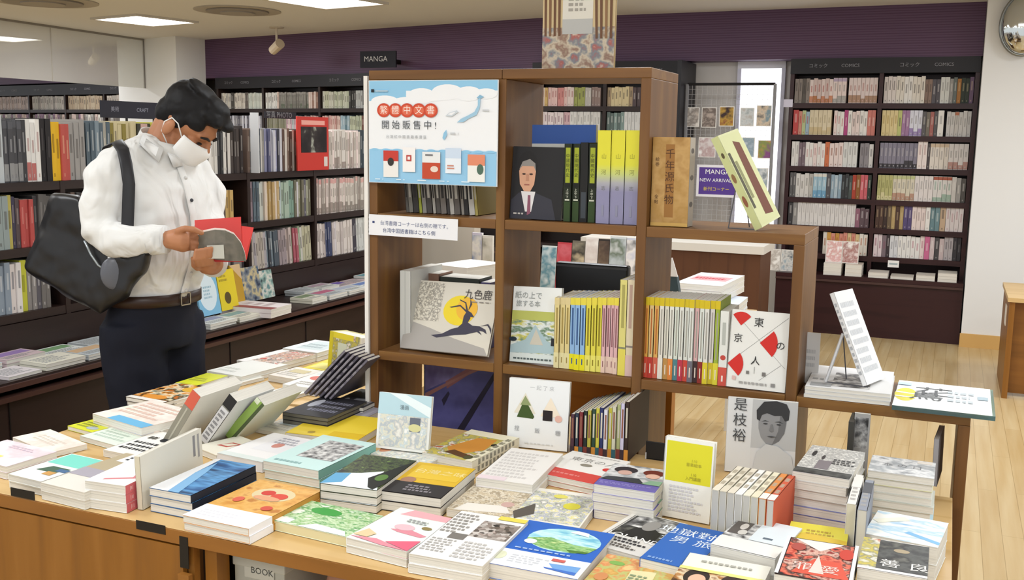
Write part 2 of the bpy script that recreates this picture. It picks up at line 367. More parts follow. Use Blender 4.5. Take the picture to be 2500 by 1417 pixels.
lb = MB(); lb.M = frame((q.x-a.x, -.0015, q.z), (1, 0, 0), (0, 0, 1), (0, -1, 0)); lb.box(-.045, -.022, 0, .03, .02, .001, '#bfc0b8'); lb.text('BOOK', T(0, -.004, .0015), .02, '#4a4d4c'); lb.build('paper_label', gb)
# pinkish cloth bag under the table
q = at(880, 1405, y=-.80)
b = MB(); b.ell((0, 0, 0), (.075, .06, .06), '#b88a74').ell((.06, .0, -.05), (.07, .06, .06), '#c79f8c').ell((-.02, .02, -.1), (.1, .08, .07), '#b1826c')
o = b.build('cloth_bag', None, True, T(q.x, q.y, q.z-.015), label='pinkish cloth bag stowed under the table beside the dark space', cat='bag'); md = o.modifiers.new('r', 'REMESH'); md.voxel_size = .01; md.use_smooth_shade = True
# left wing table running back along the aisle
lt = empty('side_table', T(-.665, 0, 0), label='lower oak table wing left of the cube bookcase, spread with books', cat='table')
MB().box(0, -.005, TZ-.032, .645, 1.06, TZ, OAK).build('table_top', lt, bevel=.002)
for x, y in ((.02, .02), (.58, .02), (.02, 1.0), (.58, 1.0)): MB().box(x, y, 0, x+.045, y+.045, TZ-.032, OAKZ).build('leg', lt)
MB().box(.03, .06, .05, .05, 1.0, TZ-.032, OAKD).build('apron', lt)
# oak table behind the bookcase
q = at(1622, 1000, y=.62)
bt = empty('rear_table', T(q.x, .62, 0), label='oak table behind the cube bookcase, its dark leg seen through the lower opening', cat='table')
zt = at(1450, 905, y=.62).z
x_l = -.015-q.x; MB().box(x_l, 0, zt-.03, .03, 1.5, zt, OAK).build('table_top', bt); MB().box(x_l+.03, .01, zt-.17, 0, .03, zt-.03, wood('oak_orange', '#a8681f', '#955a18', 0, 5, .4)).build('apron', bt)
for x, y in ((-.022, 0), (-.022, 1.44), (x_l+.03, .0), (x_l+.03, 1.44)): MB().box(x, y, 0, x+.045, y+.045, zt-.03, wood('oak_orange_z', '#a8681f', '#955a18', 2, 5, .4)).build('leg', bt)
RT_Z = zt
# ---------------------------------------------------------------- gondola with magazines at the left
GX, GL = -1.82, -1.47
GM_ = frame((GX, -.6, 0), (0, 1, 0), (-1, 0, 0), (0, 0, 1)); GLEN = 4.25; GZ = [1.275, 1.017, .762]
gn = empty('magazine_shelf', GM_, label='long dark brown magazine shelf with a display ledge along the left aisle', cat='bookshelf')
for k in range(8): MB().box(k*.607-.012 if k else 0, -.002, .6, k*.607+.012, .30, 1.275, DK).build('divider', gn)
for z in GZ:
    MB().box(0, 0, z-.034, GLEN, .3, z, DK).build('shelf_board', gn)
MB().box(0, .30, 0, GLEN, .32, 1.42, DK).build('back_panel', gn)
MB().box(0, -.005, .605, GLEN, .02, .725, DK).build('lower_panel', gn)
MB().box(0, -(GL-GX), .57, GLEN, .3, .6, DK).build('display_ledge', gn)
e = -(GL-GX)
MB().box(0, e-.012, .574, GLEN, e, .592, C('#4e3530', .3)).box(0, e-.02, .535, GLEN, e+.02, .552, C('#4a322c', .3)).build('edge_moulding', gn)
MB().box(0, e+.01, .0, GLEN, .3, .535, DK).build('base_cabinet', gn)
for k in (1, 2, 3, 4, 5, 6): MB().box(k*.607-.002, e+.006, .04, k*.607+.002, e+.012, .53, '#140e0d').build('panel_seam', gn)
# hanging aisle sign above the gondola
a, b_ = at(245, 243, x=-2.1), at(405, 290, x=-2.1); z0 = a.z; z1 = at(325, 291, x=-2.1).z; sw = (b_.y-a.y)/2; shh = (z0-z1)/2-.003
hs = empty('aisle_sign', frame((-2.1, (a.y+b_.y)/2, (z0+z1)/2), (0, 1, 0), (-1, 0, 0), (0, 0, 1)), label='small black aisle sign on two posts above the magazine shelf', cat='sign')
MB().box(-sw, -.006, -shh, sw, .006, shh, C('#1d1c28', .4)).build('sign_board', hs)
for tt, xx_ in (('美術', -.62), ('CRAFT', .22)):
    b = MB(); b.M = frame((0, -.0065, 0), (1, 0, 0), (0, 0, 1), (0, -1, 0)); b.text(tt, T(sw*xx_, 0, 0), .026, '#8d8d99'); b.build('lettering', hs)
for s in (-.25, .6): MB().box(sw*s-.004, -.004, 1.41-(z0+z1)/2, sw*s+.004, .004, -shh, BLK).build('post', hs)
# small MANGA sign sticking out from the purple wall
a, b_ = at(879, 129, y=5.9), at(966, 161, y=5.9)
ms = empty('section_sign', T((a.x+b_.x)/2, 5.9, (a.z+b_.z)/2), label='small black sign reading MANGA on the purple wall', cat='sign'); sw = (b_.x-a.x)/2
MB().box(-sw, 0, -.075, sw, .02, .075, C('#15131c', .4)).build('sign_board', ms); MB().box(-.02, .02, -.02, .02, .45, .02, BLK).build('bracket', ms)
b = MB(); b.M = frame((-sw*.12, -.001, .002), (1, 0, 0), (0, 0, 1), (0, -1, 0)); b.text('MANGA', I4, .085, '#b9b6b4', maxw=sw*1.3); b.build('lettering', ms)
# ---------------------------------------------------------------- right foreground desk, rear fixtures
dk = empty('side_desk', T(1.885, 4.02, 0), label='brown wooden desk at the right edge standing on the pale floor', cat='desk')
MB().box(0, 0, 0, .03, .7, .575, OAKZ).box(.03, .08, .02, .75, .1, .575, OAKD).build('side_panel', dk); MB().box(-.01, -.01, .575, .8, .72, .60, OAK).build('desk_top', dk)
MB().box(-.004, .2, .40, 0, .32, .52, '#e4dfd5').build('paper_label', dk)
# low cabinet with a pale top behind the shelf
a, b_ = at(1636, 590, y=3.9), at(1866, 608, y=3.9)
lc = empty('low_cabinet', T(a.x, 3.9, 0), label='low brown cabinet with a pale top seen through the right middle opening', cat='cabinet'); W_ = b_.x-a.x; zt = a.z
MB().box(-.6, 0, 0, W_-.02, .4, zt-.05, wood('cab_brown', '#5d3a24', '#4d2f1d', 2, 5, .5)).build('cabinet_body', lc); MB().box(-.6, -.02, zt-.05, W_, .42, zt, '#d8d3ca').build('cabinet_top', lc)
# pale end panel of a shelf, seen through the left middle opening
a, b_ = at(1026, 540, y=3.9), at(1157, 690, y=3.9)
MB().box(a.x, 3.9, 0, b_.x, 4.0, 1.25, '#cfc6b8').build('cream_board', label='cream shelf end panel seen through the left middle opening', cat='panel')
# wire grid with pictures in front of the window
ga, gb_ = at(1679, 206, y=5.75), at(1893, 206, y=5.75)
wg = empty('grid_panel', T(ga.x, 5.75, 0), label='wire grid panel with pinned pictures left of the right-hand bookcase', cat='grid panel'); gw = gb_.x-ga.x; gz = ga.z
MB().tube([(0, 0, gz), (gw, 0, gz)], .011, '#1d1b1d').build('top_rail', wg)
b = MB()
for k in range(int(gw/.04)+1): b.box(k*.04-.001, -.001, .75, k*.04+.001, .001, gz, '#b9b7b6')
for k in range(30): b.box(0, -.0025, gz-.04*k-.001, gw, .001, gz-.04*k+.001, '#b9b7b6')
b.build('wire_mesh', wg)
for s in (.0, 1): MB().box(gw*s-.01, -.012, 0, gw*s+.01, .012, gz, '#8b8a8c').build('grid_leg', wg)
PCS = [(1674, 262, 1706, 310, ('#c7bcb2', '#8c837c', '#e6e0d8'), 'grey and white picture card, leftmost in the top row on the wire grid'), (1714, 262, 1748, 312, ('#b9aaa0', '#6f625b', '#d8c9bd'), 'beige portrait card, second in the top row on the wire grid'),
       (1757, 260, 1791, 309, ('#8c4a33', '#c29a3d', '#3a2320'), 'red-brown and gold picture card, third in the top row on the wire grid'), (1808, 263, 1840, 309, ('#9aa6a8', '#d3d7d8', '#b3aaa0'), 'pale grey picture card in front of the window, top row'),
       (1848, 257, 1882, 309, ('#7f96a0', '#d9c6ae', '#55585c'), 'blue-grey picture card nearest the bookcase in the top row'), (1706, 335, 1746, 385, ('#e6dedd', '#c3a7a6', '#ffffff'), 'pale pink picture card in the second row on the wire grid'),
       (1756, 335, 1778, 385, ('#d3c3ba', '#b58f86', '#efe6e0'), 'narrow pinkish card behind the green board on the wire grid'), (1812, 335, 1841, 385, ('#b8c6d2', '#8fa3b0', '#e8eef2'), 'pale blue card beside the green board on the wire grid'),
       (1851, 342, 1886, 388, ('#8a4f86', '#8c9a4a', '#d08a6a'), 'purple and green picture card at the right of the second row'), (1846, 410, 1873, 470, ('#9fb0b8', '#d7dadb', '#6c7a84'), 'grey-blue card in the third row of the wire grid')]
for i, (u0, v0, u1, v1, cs, lab) in enumerate(PCS):
    a, b_ = at(u0, v0, y=5.742), at(u1, v1, y=5.742); p = pic('card%d' % i, list(cs), 16, i)
    MB().box(0, 0, 0, b_.x-a.x, .004, a.z-b_.z, '#efece6').box(.006, -.001, .006, b_.x-a.x-.006, 0, a.z-b_.z-.006, p).build('picture_card', M=T(a.x, 5.742, b_.z), label=lab, cat='picture', group='cards on the wire grid')
a, b_ = at(1702, 402, y=5.70), at(1817, 484, y=5.70); W_ = b_.x-a.x; H_ = a.z-b_.z
b = MB(); b.box(0, 0, 0, W_, .006, H_, '#efedf2').box(.02, -.0008, .02, W_*.82, 0, H_-.02, '#5b3f96'); b.M = frame((0, -.002, 0), (1, 0, 0), (0, 0, 1), (0, -1, 0))
b.text('MANGA', T(W_*.43, H_*.78, 0), .055, '#ffffff'); b.text('NEW ARRIVALS', T(W_*.42, H_*.52, 0), .05, '#ffffff', maxw=W_*.7); b.text('新刊コーナー', T(W_*.42, H_*.24, 0), .035, '#f0d84a')
b.build('shop_sign', M=T(a.x, 5.70, b_.z), label='purple sign reading MANGA NEW ARRIVALS on the wire grid', cat='sign')
# ---------------------------------------------------------------- rows of spines
NAMES = {'white': '#e8e6e2', 'cream': '#e4dcc2', 'pale grey': '#c4c3c0', 'grey': '#8d8c8b', 'dark grey': '#4a494b', 'black': '#1e1d1f', 'red': '#c03a34', 'dark red': '#742a2c', 'pink': '#dfa6ae', 'pale pink': '#e6d0ce', 'magenta': '#b8417e',
         'orange': '#d98443', 'yellow': '#e0bd2e', 'lime': '#bcc24a', 'green': '#5f8a4e', 'dark green': '#33452f', 'teal': '#5d8f93', 'pale green': '#cfdcc8', 'blue': '#3f62a8', 'pale blue': '#b4c9da', 'navy': '#2b2f4e', 'purple': '#6b4a86', 'lilac': '#cdc3dc', 'brown': '#6d4a38', 'tan': '#b99a78', 'pale tan': '#d6c4ac'}
_nl = {k: lin(v) for k, v in NAMES.items()}
def cname(h):
    c = [x**.45 for x in lin(h)[:3]]
    return min(_nl, key=lambda k: sum((x-y**.45)**2 for x, y in zip(c, _nl[k][:3])))
SP = {}
def spine_mesh(basec, bt, bb, ttl, depth, seed):
    k = (basec, bt, bb, ttl, depth, seed)
    if k in SP: return SP[k]
    h1, h2 = (c.lstrip('#') if len(c) == 7 else ''.join(q*2 for q in c.lstrip('#')) for c in (basec, ttl))
    ttl = '#'+''.join('%02x' % int(.55*int(h1[i:i+2], 16)+.45*int(h2[i:i+2], 16)) for i in (0, 2, 4))
    b = MB(); e = -.0008
    b.box(0, 0, 0, 1, depth, 1, basec); b.box(.12, .002, .985, .88, depth-.002, 1.0008, '#d9d4c8')
    rr = random.Random(seed)
    if bt: b.box(.0, e, .86, 1, .0, .985, bt)
    if bb: b.box(.0, e, .02, 1, .0, .02+rr.uniform(.14, .3), bb)
    lo = rr.uniform(.36, .5); b.box(.32, e*1.2, lo, .68, 0, lo+rr.uniform(.2, .36), ttl)
    if rr.random() < .5: b.box(.38, e*1.2, .07, .62, 0, .13, ttl)
    SP[k] = b.mesh('spine'); return SP[k]
COUNT = {}
def row(M, x0, x1, z, runs, t, h, depth, kind, where, group, seed=0, tilt=0, inset=.012, skip=None, lean=0):
    """runs: (share, colours, title ink, height factor, thickness factor)"""
    rnd = random.Random(seed); x = x0; lean = lean if not isinstance(lean, (list, tuple)) else sum(lean)/2; x0 += h*math.sin(-lean) if lean < 0 else 0; tot = sum(r[0] for r in runs); i = 0; rowi = 0
    bounds = []; a = x0
    for r in runs: bounds.append((a, a+(x1-x0)*r[0]/tot, r)); a = bounds[-1][1]
    for (a, e, r) in bounds:
        cols, ttl = r[1], r[2]; hf = r[3] if len(r) > 3 else 1; tf = r[4] if len(r) > 4 else 1
        if cols is None: continue
        n = max(1, int(round((e-a)/(t*tf)))); tw = (e-a)/n; same = len(cols) == 1
        for q in range(n):
            cc = cols[0] if same else rnd.choice(cols); cc = cc if isinstance(cc, tuple) else (cc, None, None)
            hh = h*hf*(1 if same else rnd.uniform(.93, 1.0)); xx = a+q*tw; wth = tw*.94
            if kind == 'magazine':
                pu, pv = pix(M @ Vector((xx+wth/2, 0, z+h*.95))); rowi += 1
                if pu < -25 or pu > 905 or (225 < pu < 470 and 330 < pv) or (130 < pu < 226 and 500 < pv < 700): continue
                rowi -= 1
            me = spine_mesh(cc[0], cc[1], cc[2], ttl if not isinstance(ttl, (list, tuple)) else rnd.choice(ttl), depth, rnd.randint(0, 2))
            o = bpy.data.objects.new(kind, me); col.objects.link(o)
            o.matrix_world = M @ T(xx, inset+rnd.uniform(0, .012), z+.0005) @ RY(lean) @ RX(tilt) @ Matrix.Diagonal((wth, 1, hh, 1))
            nm = cname(cc[0]); band = cc[2] or cc[1]
            lab = '%s %s%s, %s from left%s' % (nm, {'comic_book': 'comic', 'paperback': 'paperback', 'magazine': 'magazine'}[kind], ' with %s band' % cname(band) if band and cname(band) != nm else '', nth(rowi), where)
            tag(o, lab, {'comic_book': 'comic book', 'paperback': 'book', 'magazine': 'magazine'}[kind], group); rowi += 1
K = '#45403e'; W = '#e4e1dc'; P = '#e2d2cd'; CR = '#ddd3ba'; G = '#8f8d8b'; DG = '#4b494b'; LG = '#c2bfba'
def brow(fr, side, k, wh, runs, h=.185, seed=0, x0=0, x1=.66, t=.026, M=None, z=0, unit='right bookcase'):
    row(M, x0, x1, z, runs, t, h, .13, 'comic_book', ', %s shelf, %s bay, %s' % (nth(k), side, unit), 'comics in the right-hand bookcase' if 'right' in unit else 'comics seen through the cube shelf', seed)
L0, L1, R0, R1 = .340, .955, 1.0, 1.625
RB = [
 (0, 'left', [(1.6, ['#5d5650', '#8a8079'], K), (2.5, [(P, None, '#c98a6a'), ('#cdb9b4', None, '#b0764e')], '#9a4a44'), (1.4, [(P, '#b9a8c0', '#a8a49f')], G), (.25, None, K), (3, [('#dccdca', None, '#a88770')], '#a06a62')]),
 (0, 'right', [(4.6, ['#ddd6cb', '#d9d0cb', W], '#4d4a4a', 1.08), (.8, ['#8a7468'], K, .92), (.9, ['#58545a'], W, .92), (1, ['#cfd0cb'], G), (.8, ['#9a9895', '#6a7270'], W), (1.8, ['#6b5670', '#a8743e', '#333c34', '#7a4a3a'], '#d8c7a0')]),
 (1, 'left', [(.7, ['#bd4a48'], W), (1.4, ['#b4bf8f', '#9cb3c2', '#c98a7a'], '#b04038'), (2.8, [('#d8cbae', None, '#c9b58d')], '#a89a78'), (.3, None, K), (1.3, [P, W], '#b0605e'), (.5, ['#b04a80'], W), (2.4, [W, P], '#5e5a58'), (1, ['#c77a70'], W)]),
 (1, 'right', [(1.9, [('#d9c795', None, None)], '#a88a4a'), (.5, ['#bcc07a'], K), (.9, ['#a07a9e'], W), (1.5, [('#d8d9e4', None, '#9a86b4')], G), (1.8, ['#5d5a5c', '#777066', '#a3655f'], '#d9d3c8'), (.7, [W], G), (.3, None, K), (2.8, ['#cfcdcb', ('#cbc8c4', '#b9775a', None)], G)]),
 (2, 'left', [(.8, [W], G), (.7, ['#77676e', '#b4928f'], W), (2.1, [P, W], '#b57f7e'), (1.9, ['#dbb9a2', '#c9714a', P], '#7d4a3a'), (1.5, ['#d4d5d2'], G), (.25, None, K), (1.4, ['#d6d4d2', '#8a8589', P], '#5d5a5d')]),
 (2, 'right', [(4, [('#84808f', None, '#3d3a3f')], '#c5c2c0'), (1, [('#e6dad6', None, None)], '#a88', 1.12), (.3, ['#4d4648'], W), (1.9, [('#dad2c8', '#c9b49a', None)], G), (2, [('#d8d3d0', None, '#b58d84')], G)]),
 (3, 'left', [(.7, ['#5e5c5c'], W), (2, ['#d3d0cb', '#b7b4ae'], '#77736f'), (1.5, [('#9dbccc', '#d8d5cc', '#6f9fbf')], W), (.5, ['#56565a'], W), (1.2, ['#8ea3b2', '#a9b9c4'], W), (1.2, ['#35373a', '#4a5250'], '#9aa'), (.9, ['#8a5a2e', '#a8402f'], W), (1.2, ['#c8626a', '#2f3a34', '#d9a5ad'], W)]),
 (3, 'right', [(1.7, [('#b3b077', None, '#cfc79a')], '#7d7b45'), (2.4, [('#d4ccb8', '#bfc38f', '#b6917c')], G), (2, [('#dcd5d2', None, None)], G), (2, [('#dad6d2', '#a85c48', '#9fb5a6')], '#7da08f'), (1.5, ['#a3a09d', '#5a5653', '#cfcbc7'], W)]),
 (4, 'left', [(1, ['#8d8a88', '#3f3d3f'], W), (6, [('#d9d5d2', None, None)], '#b3afac', 1.05), (1.4, ['#8d5f70', '#5d4a50'], W, .8)]),
 (4, 'right', [(3, ['#4d372e', '#6b5a45', '#b39a6a', '#3a2a26'], '#c9b58d'), (.9, ['#574a74', '#8a7a9a'], W), (1.9, [W, P], '#9a8a88'), (1, ['#6e8a90'], W), (.6, ['#cbb094'], K), (1.8, ['#e0d7d6'], '#b98f94')]),
 (5, 'left', [(6, ['#d9c08e', '#cf9a4a', '#d8907c', '#e0d8cc', '#c4574a'], '#a5553a', 1)]),
 (5, 'right', [(1.5, ['#d9c9cb', '#7a6a70', W], '#8a4f62'), (.4, ['#3a3034'], W), (2.4, [W, '#d6d6d8'], '#8a8a90'), (1.6, [W, P], '#b0707e'), (.6, ['#c96a90'], W), (1.6, ['#8a8488', '#4d494b', '#cbb9b9'], W), (1, ['#b9b2b4'], '#5a5358'), (.9, ['#3a373b'], G)]),
]
for k, (ri, sd, runs) in enumerate(RB):
    a, e = (L0, L1) if sd == 'left' else (R0, R1)
    if ri == 5 and sd == 'left': a = .62
    brow(0, sd, ri, '', runs, .192 if ri < 5 else .175, 40+k, a, e, .0305, RM, RZS[ri])
CB = [(0, 'left', [(3, ['#d8b9b4', '#c98a86', '#d9c9c3', '#c7a86a'], '#8a4a4a'), (1, ['#b9b46a', '#9aa05a'], K), (1.4, ['#b8b4ae', '#8d7a74'], W)]), (0, 'right', [(2, ['#d3c39a', '#a99478'], K), (1.2, ['#7a6258', '#54474a'], W), (2.4, ['#d9cfce', '#d2b4b6'], '#8a5a62')]),
      (1, 'left', [(2, ['#d9cdcd', '#c9a9ae', '#6d5f68'], '#6a4a58'), (2, ['#d4d3cf'], G)]), (1, 'right', [(1.2, ['#7f938f', '#5e6d6a'], W), (3.6, [('#d8d8d6', None, None)], '#b5b5b3')])]
for k, (ri, sd, runs) in enumerate(CB):
    a, e = (-1.80, -1.26) if sd == 'left' else (-1.20, -.58)
    brow(0, sd, ri, '', runs, .165, 80+k, a, e, .03, RM, CZS[ri], 'bookcase behind cube shelf')
# the boards lower down, hidden in the photo behind the cube bookcase: one mass of spines each
def mass(M, bays, zs, lab, seed):
    b = MB(); b.M = M; rr = random.Random(seed)
    for x0, x1 in bays:
        for z in zs:
            x = x0
            while x < x1-.03:
                t = rr.uniform(.018, .034); b.box(x, .014, z, x+t*.95, .14, z+rr.uniform(.165, .185), rr.choice(('#d9d3cc', '#c9b4ae', '#a9a6a4', '#8a6f66', '#e2d9cf', '#b9b5a0', '#6a6670'))); x += t
    b.build('comic_books', label=lab, cat='comic books', kind='stuff')
mass(RM, [(-1.82, -1.25), (-1.2, -.59)], CZS[2:5], 'rows of comics on the lower boards behind the cube bookcase', 1)
mass(WM @ T(0, -.02, 0), [(.26, .93), (1.0, 1.8), (1.86, 2.64)], LZS[2:5], 'rows of comics on the lower boards of the purple-wall bookcase', 2)
mass(WM @ T(0, -.02, 0), [(2.72, 3.5), (3.58, 4.3)], LZS, 'rows of comics at the hidden right end of the purple-wall bookcase', 3)
# loose flat piles on the ledge of the right-hand bookcase
def piles(M, lst, name, wherelab, group):
    for i, (x, dx, dy, y, z, n, t, c, lab) in enumerate(lst):
        for k in range(n):
            o = MB().box(0, 0, .001, dx, dy, t-.001, '#ded9cf').box(-.001, -.001, 0, dx+.001, dy+.001, .0012, c).box(-.001, -.001, t-.0022, dx+.001, dy+.001, t, c).build(name, M=M @ T(x, y, z+k*t), label=(lab if k == n-1 else '%s comic under the %s' % (nth(n-2-k), ' '.join(lab.split()[:12]))), cat='book', group=group)
piles(RM, [(.66, .13, .18, -.2, .461, 3, .03, '#e6e0d8', 'white comic pile on the ledge at the left of the right-hand bookcase'), (.82, .12, .18, -.2, .461, 3, .03, '#ddd2c6', 'cream comic pile on the ledge beside the white pile'),
           (.99, .14, .19, -.2, .461, 2, .02, '#d9d2c8', 'flat beige comic pile on the ledge left of the small price card'), (1.15, .16, .19, -.2, .461, 1, .02, '#cfc8bd', 'low grey comic on the ledge under the price card'), (1.33, .13, .19, -.2, .461, 2, .02, '#d5cec3', 'flat pale comic pile toward the right of the ledge'), (1.48, .13, .19, -.2, .461, 3, .022, '#cbc6bb', 'pale grey comic pile at the right end of the ledge')],
      'flat_comic', '', 'comics lying on the ledge of the right-hand bookcase')
for i, (u, v, lab, cs) in enumerate([(2035, 632, 'white face-out comic on the ledge of the right-hand bookcase, left one', ('#efe9e4', '#d9a5a0', '#ffffff')), (2075, 632, 'pinkish face-out comic on the ledge of the right-hand bookcase, right one', ('#e6d3cf', '#a8756f', '#f4eee9')),
                                     (1885, 636, 'white face-out comic seen beside the last post of the cube shelf', ('#e6e0d8', '#b9b0a6', '#f4f0ea')), (1925, 640, 'grey-blue face-out comic just left of the cube shelf end post', ('#8da3b0', '#d3d0ca', '#5e6a74'))]):
    q = at(u, v, y=5.72); MB().box(-.062, 0, 0, .062, .015, .17, '#e2ddd5').box(-.056, -.0008, .006, .056, 0, .164, pic('faceout%d' % i, list(cs), 22, i)).build('face_out_comic', M=T(q.x, 5.72, .552 if i < 2 else .461) @ RX(-.12), label=lab, cat='comic book', group='face-out comics on the ledge')
q = at(2181, 645, y=5.78); MB().box(-.04, 0, -.026, .04, .004, .026, '#eeece8').box(-.03, -.0006, -.006, .03, 0, .008, '#a9b4b4').build('price_card', M=T(q.x, 5.78, q.z), label='small white price card on the lower board of the right-hand bookcase', cat='card')
q = at(1892, 252, y=5.842); MB().box(-.035, 0, -.03, .035, .004, .03, '#d6d2e2').build('shelf_card', M=T(.296, 5.8557, q.z), label='small pale card at the left edge of the right-hand bookcase', cat='card')
# left wall bookcases
def prow(Mx, x0, x1, z, runs, where, seed, h=.175, t=.03): row(Mx, x0, x1, z, runs, t, h, .13, 'paperback', where, 'comics in the wall bookcase behind the aisle', seed)
LM = WM @ T(0, -.02, 0); WB = ', top shelf of the purple-wall bookcase, '
prow(LM, .26, .93, LZS[0], [(1, ['#d9d3c6', LG], K), (.3, ['#4b4846'], W), (1.1, ['#cfc8be', '#bcb4aa'], K), (.3, ['#6a625e'], W), (1.3, ['#cfcfc4', '#c3c8bf'], G)], ', top shelf, %s bay, purple-wall bookcase' % 'first', 5)
prow(LM, 1.0, 1.8, LZS[0], [(1.3, ['#d5d3ce', '#c8c8c4'], K), (.2, ['#cbb7ac'], K), (3.3, [('#75716c', '#8f8b85', '#6d6a62'), ('#7d7b74', '#8f8b85', '#5d6355')], '#a8a59a'), (1.1, ['#8a6a5c', '#c9b7ae'], W)], ', top shelf, second bay, purple-wall bookcase', 6)
prow(LM, 1.86, 2.64, LZS[0], [(1.2, ['#b7b8a0', '#c3c2b4'], K), (1.6, ['#c3c5b4', '#b3b8a2'], K), (.7, ['#33312f'], W), (.7, ['#b3b5b4'], K), (1.6, [('#2e2e30', None, '#8d8f8f')], G)], ', top shelf, third bay, purple-wall bookcase', 7)
prow(LM, .26, .93, LZS[1], [(3, ['#8d8c93', '#c9cad6', '#5e5d66'], W)], ', second shelf, first bay, purple-wall bookcase', 8)
prow(LM, 1.0, 1.8, LZS[1], [(2, ['#7d7c66', '#8d8a78'], G), (1.6, ['#c9a9b4', '#d4c4c0', '#b9bfc0'], K), (1.6, ['#a98a86', '#c4a29c'], W)], ', second shelf, second bay, purple-wall bookcase', 9)
prow(LM, 1.86, 2.64, LZS[1], [(2, ['#c9a29c', '#d0b9b0'], '#8a4a48'), (1, ['#9ab0bd', '#5e7a86'], W), (1.3, ['#b8bda6', '#a9b09c'], K), (1.2, ['#6d463f', '#8d6a60'], W), (.6, ['#c2aaa4'], K)], ', second shelf, third bay, purple-wall bookcase', 10)
for i, (bx, rc) in enumerate([(-5.4, ['#a8988f', '#b5a59c']), (-4.54, ['#b3a19a', '#a99b98', '#b9aca8']), (-3.68, ['#a9a49c', '#b5ada6', '#8d8782']), (-2.82, ['#a8957e', '#b0a08a']), (-1.96, ['#b5aaa0', '#a0988f'])]):
    prow(LM, bx+.05, bx+.8, LZS[0], [(1, rc, K)], ', top shelf, %s bay, far left bookcase' % nth(i), 11+i, .178, .05)
    prow(LM, bx+.05, bx+.8, LZS[1], [(1, ['#c9b4ae', '#a9a6a4', '#8a6f86', '#d3cfc8', '#77706a'], K)], ', second shelf, %s bay, far left bookcase' % nth(i), 31+i, .19, .055)
# magazines on the long shelf at the left
DM = ['#3c3b3d', '#56565a', '#2c2d33', '#8d8b88', '#cfccc6', '#6d5a50', '#3b4450']
def mrow(bay, ri, runs, h, seed, tilt=0, lean=0, x0=None, x1=None):
    a = bay*.607+.016 if x0 is None else x0; e = (bay+1)*.607-.02 if x1 is None else x1
    row(GM_, a, e, GZ[ri], runs, .0235, h, .2, 'magazine', ', %s shelf, %s bay, aisle shelf' % (nth(ri), nth(bay)), 'magazines on the long aisle shelf', seed, tilt, lean=lean)
M1 = [(1, ['#c9cbc6', '#b9bfc2'], K, 1.05), (1.9, [('#46464a', '#55565c', '#8d8d8d'), '#3a3a3e'], '#c9c9c9'), (1.1, [W, ('#dcdad6', None, '#b46a66')], '#8a5a58', 1), (1, ['#1f1b1d'], '#5a5558'), (.8, ['#e0b21f'], '#5d4710', .95), (.8, ['#b8524a', '#a63c46'], '#e6c9a0', .98), (1.4, ['#c4c2be', '#9b9895'], K)]
mrow(1, 0, M1, .25, 21, x0=.90, x1=1.36)
mrow(2, 0, [(1, ['#55646f', '#7d8c96', '#a8a59a'], W), (1.2, ['#b0a567', '#8a7d3d', '#c9bd96'], K), (1, ['#c7a49c', '#c3bf4a', '#3a3a30'], W)], .25, 22, x0=1.375)
mrow(3, 0, [(1, ['#7d7078', '#574a5c', '#c5c3bf'], W), (1.4, [W, '#35383a', '#5f6d5a', '#9a9c9a'], K), (.8, ['#2c2c2e', '#d5d2cc'], G), (1, ['#4a4240', '#37302f', '#d8d4cf'], W)], .24, 23)
mrow(4, 0, [(1, DM, '#c9c6c0'), (1, ['#8d8fae', '#5a5c7a', '#c6c7d2', '#3a3c48'], W), (1, ['#5a473f', '#7d6a60', '#cfcac2'], W), (.7, ['#aeb0ad', '#2f2c2c'], K)], .232, 24)
mrow(5, 0, [(.8, ['#cfcbc6', '#a8a0b4'], K), (3, [('#d3cdc6', None, '#9a8d86'), '#c5bdb4', P], '#6d6560'), (.5, ['#3a444c'], W)], .232, 25)
mrow(6, 0, [(1, [('#d5cfc8', None, '#a59890')], '#7a706a')], .23, 26)
mrow(1, 1, [(1, ['#c6b3bb', '#5e4d42', '#8f9a98'], K), (.35, ['#b7ab58'], K), (.7, ['#3f3a4e', '#54484a', '#8c7a86', '#9a8478'], '#b5a5a0'), (1.1, ['#b34c48'], '#d89a90', .9), (2, ['#3c3a3c', '#5d5a58'], G)], .21, 30, x0=.9)
mrow(2, 1, [(1, DM, G)], .21, 31); mrow(3, 1, [(2, ['#3c3638', '#55494a', '#2c2829'], '#a59a94'), (.4, ['#b5a567'], K), (.4, ['#8d97bd'], K), (1.2, ['#4a3f40', '#5d5250'], W), (.5, ['#c3a468'], K, .85), (.8, None, K)], .205, 32)
mrow(4, 1, [(1, ['#b5a8a6', '#8d7d86', '#5e6d78', '#c3c7c0'], K), (1, ['#b59a6a', '#9a6a5a', '#d3c3b4'], W), (1, ['#a3b5a6', '#7d9a8d', '#b5c3c6'], K), (1.2, ['#5d5a66', '#c6c4cc', '#8f9079', '#6d6a5a'], W)], .21, 33, lean=(-.03, .0))
mrow(5, 1, [(1, [('#d6c9c3', '#cf9c98', '#9a8d86'), ('#cdc6bd', '#d2a8a0', '#8d857d'), ('#a59c94', None, '#8a8079')], '#8a807a')], .21, 34); mrow(6, 1, [(1, [('#d6cfc6', None, '#9a8d86')], '#8a807a')], .21, 35)
mrow(1, 2, [(1, ['#5d6870', '#8a95a0'], W), (.9, ['#d9cfca', ('#ddd6d2', None, None)], '#3c3f4a', 1), (.6, ['#c0bf3c'], '#7d7c20'), (2, ['#5a565c', '#8a8480', '#6f6a66'], W), (1, ['#8f6d5e', '#b3aea6'], W)], .205, 36, x0=.9)
mrow(2, 2, [(1, ['#c9c6be', '#77746f', '#a8a59c'], K)], .2, 37)
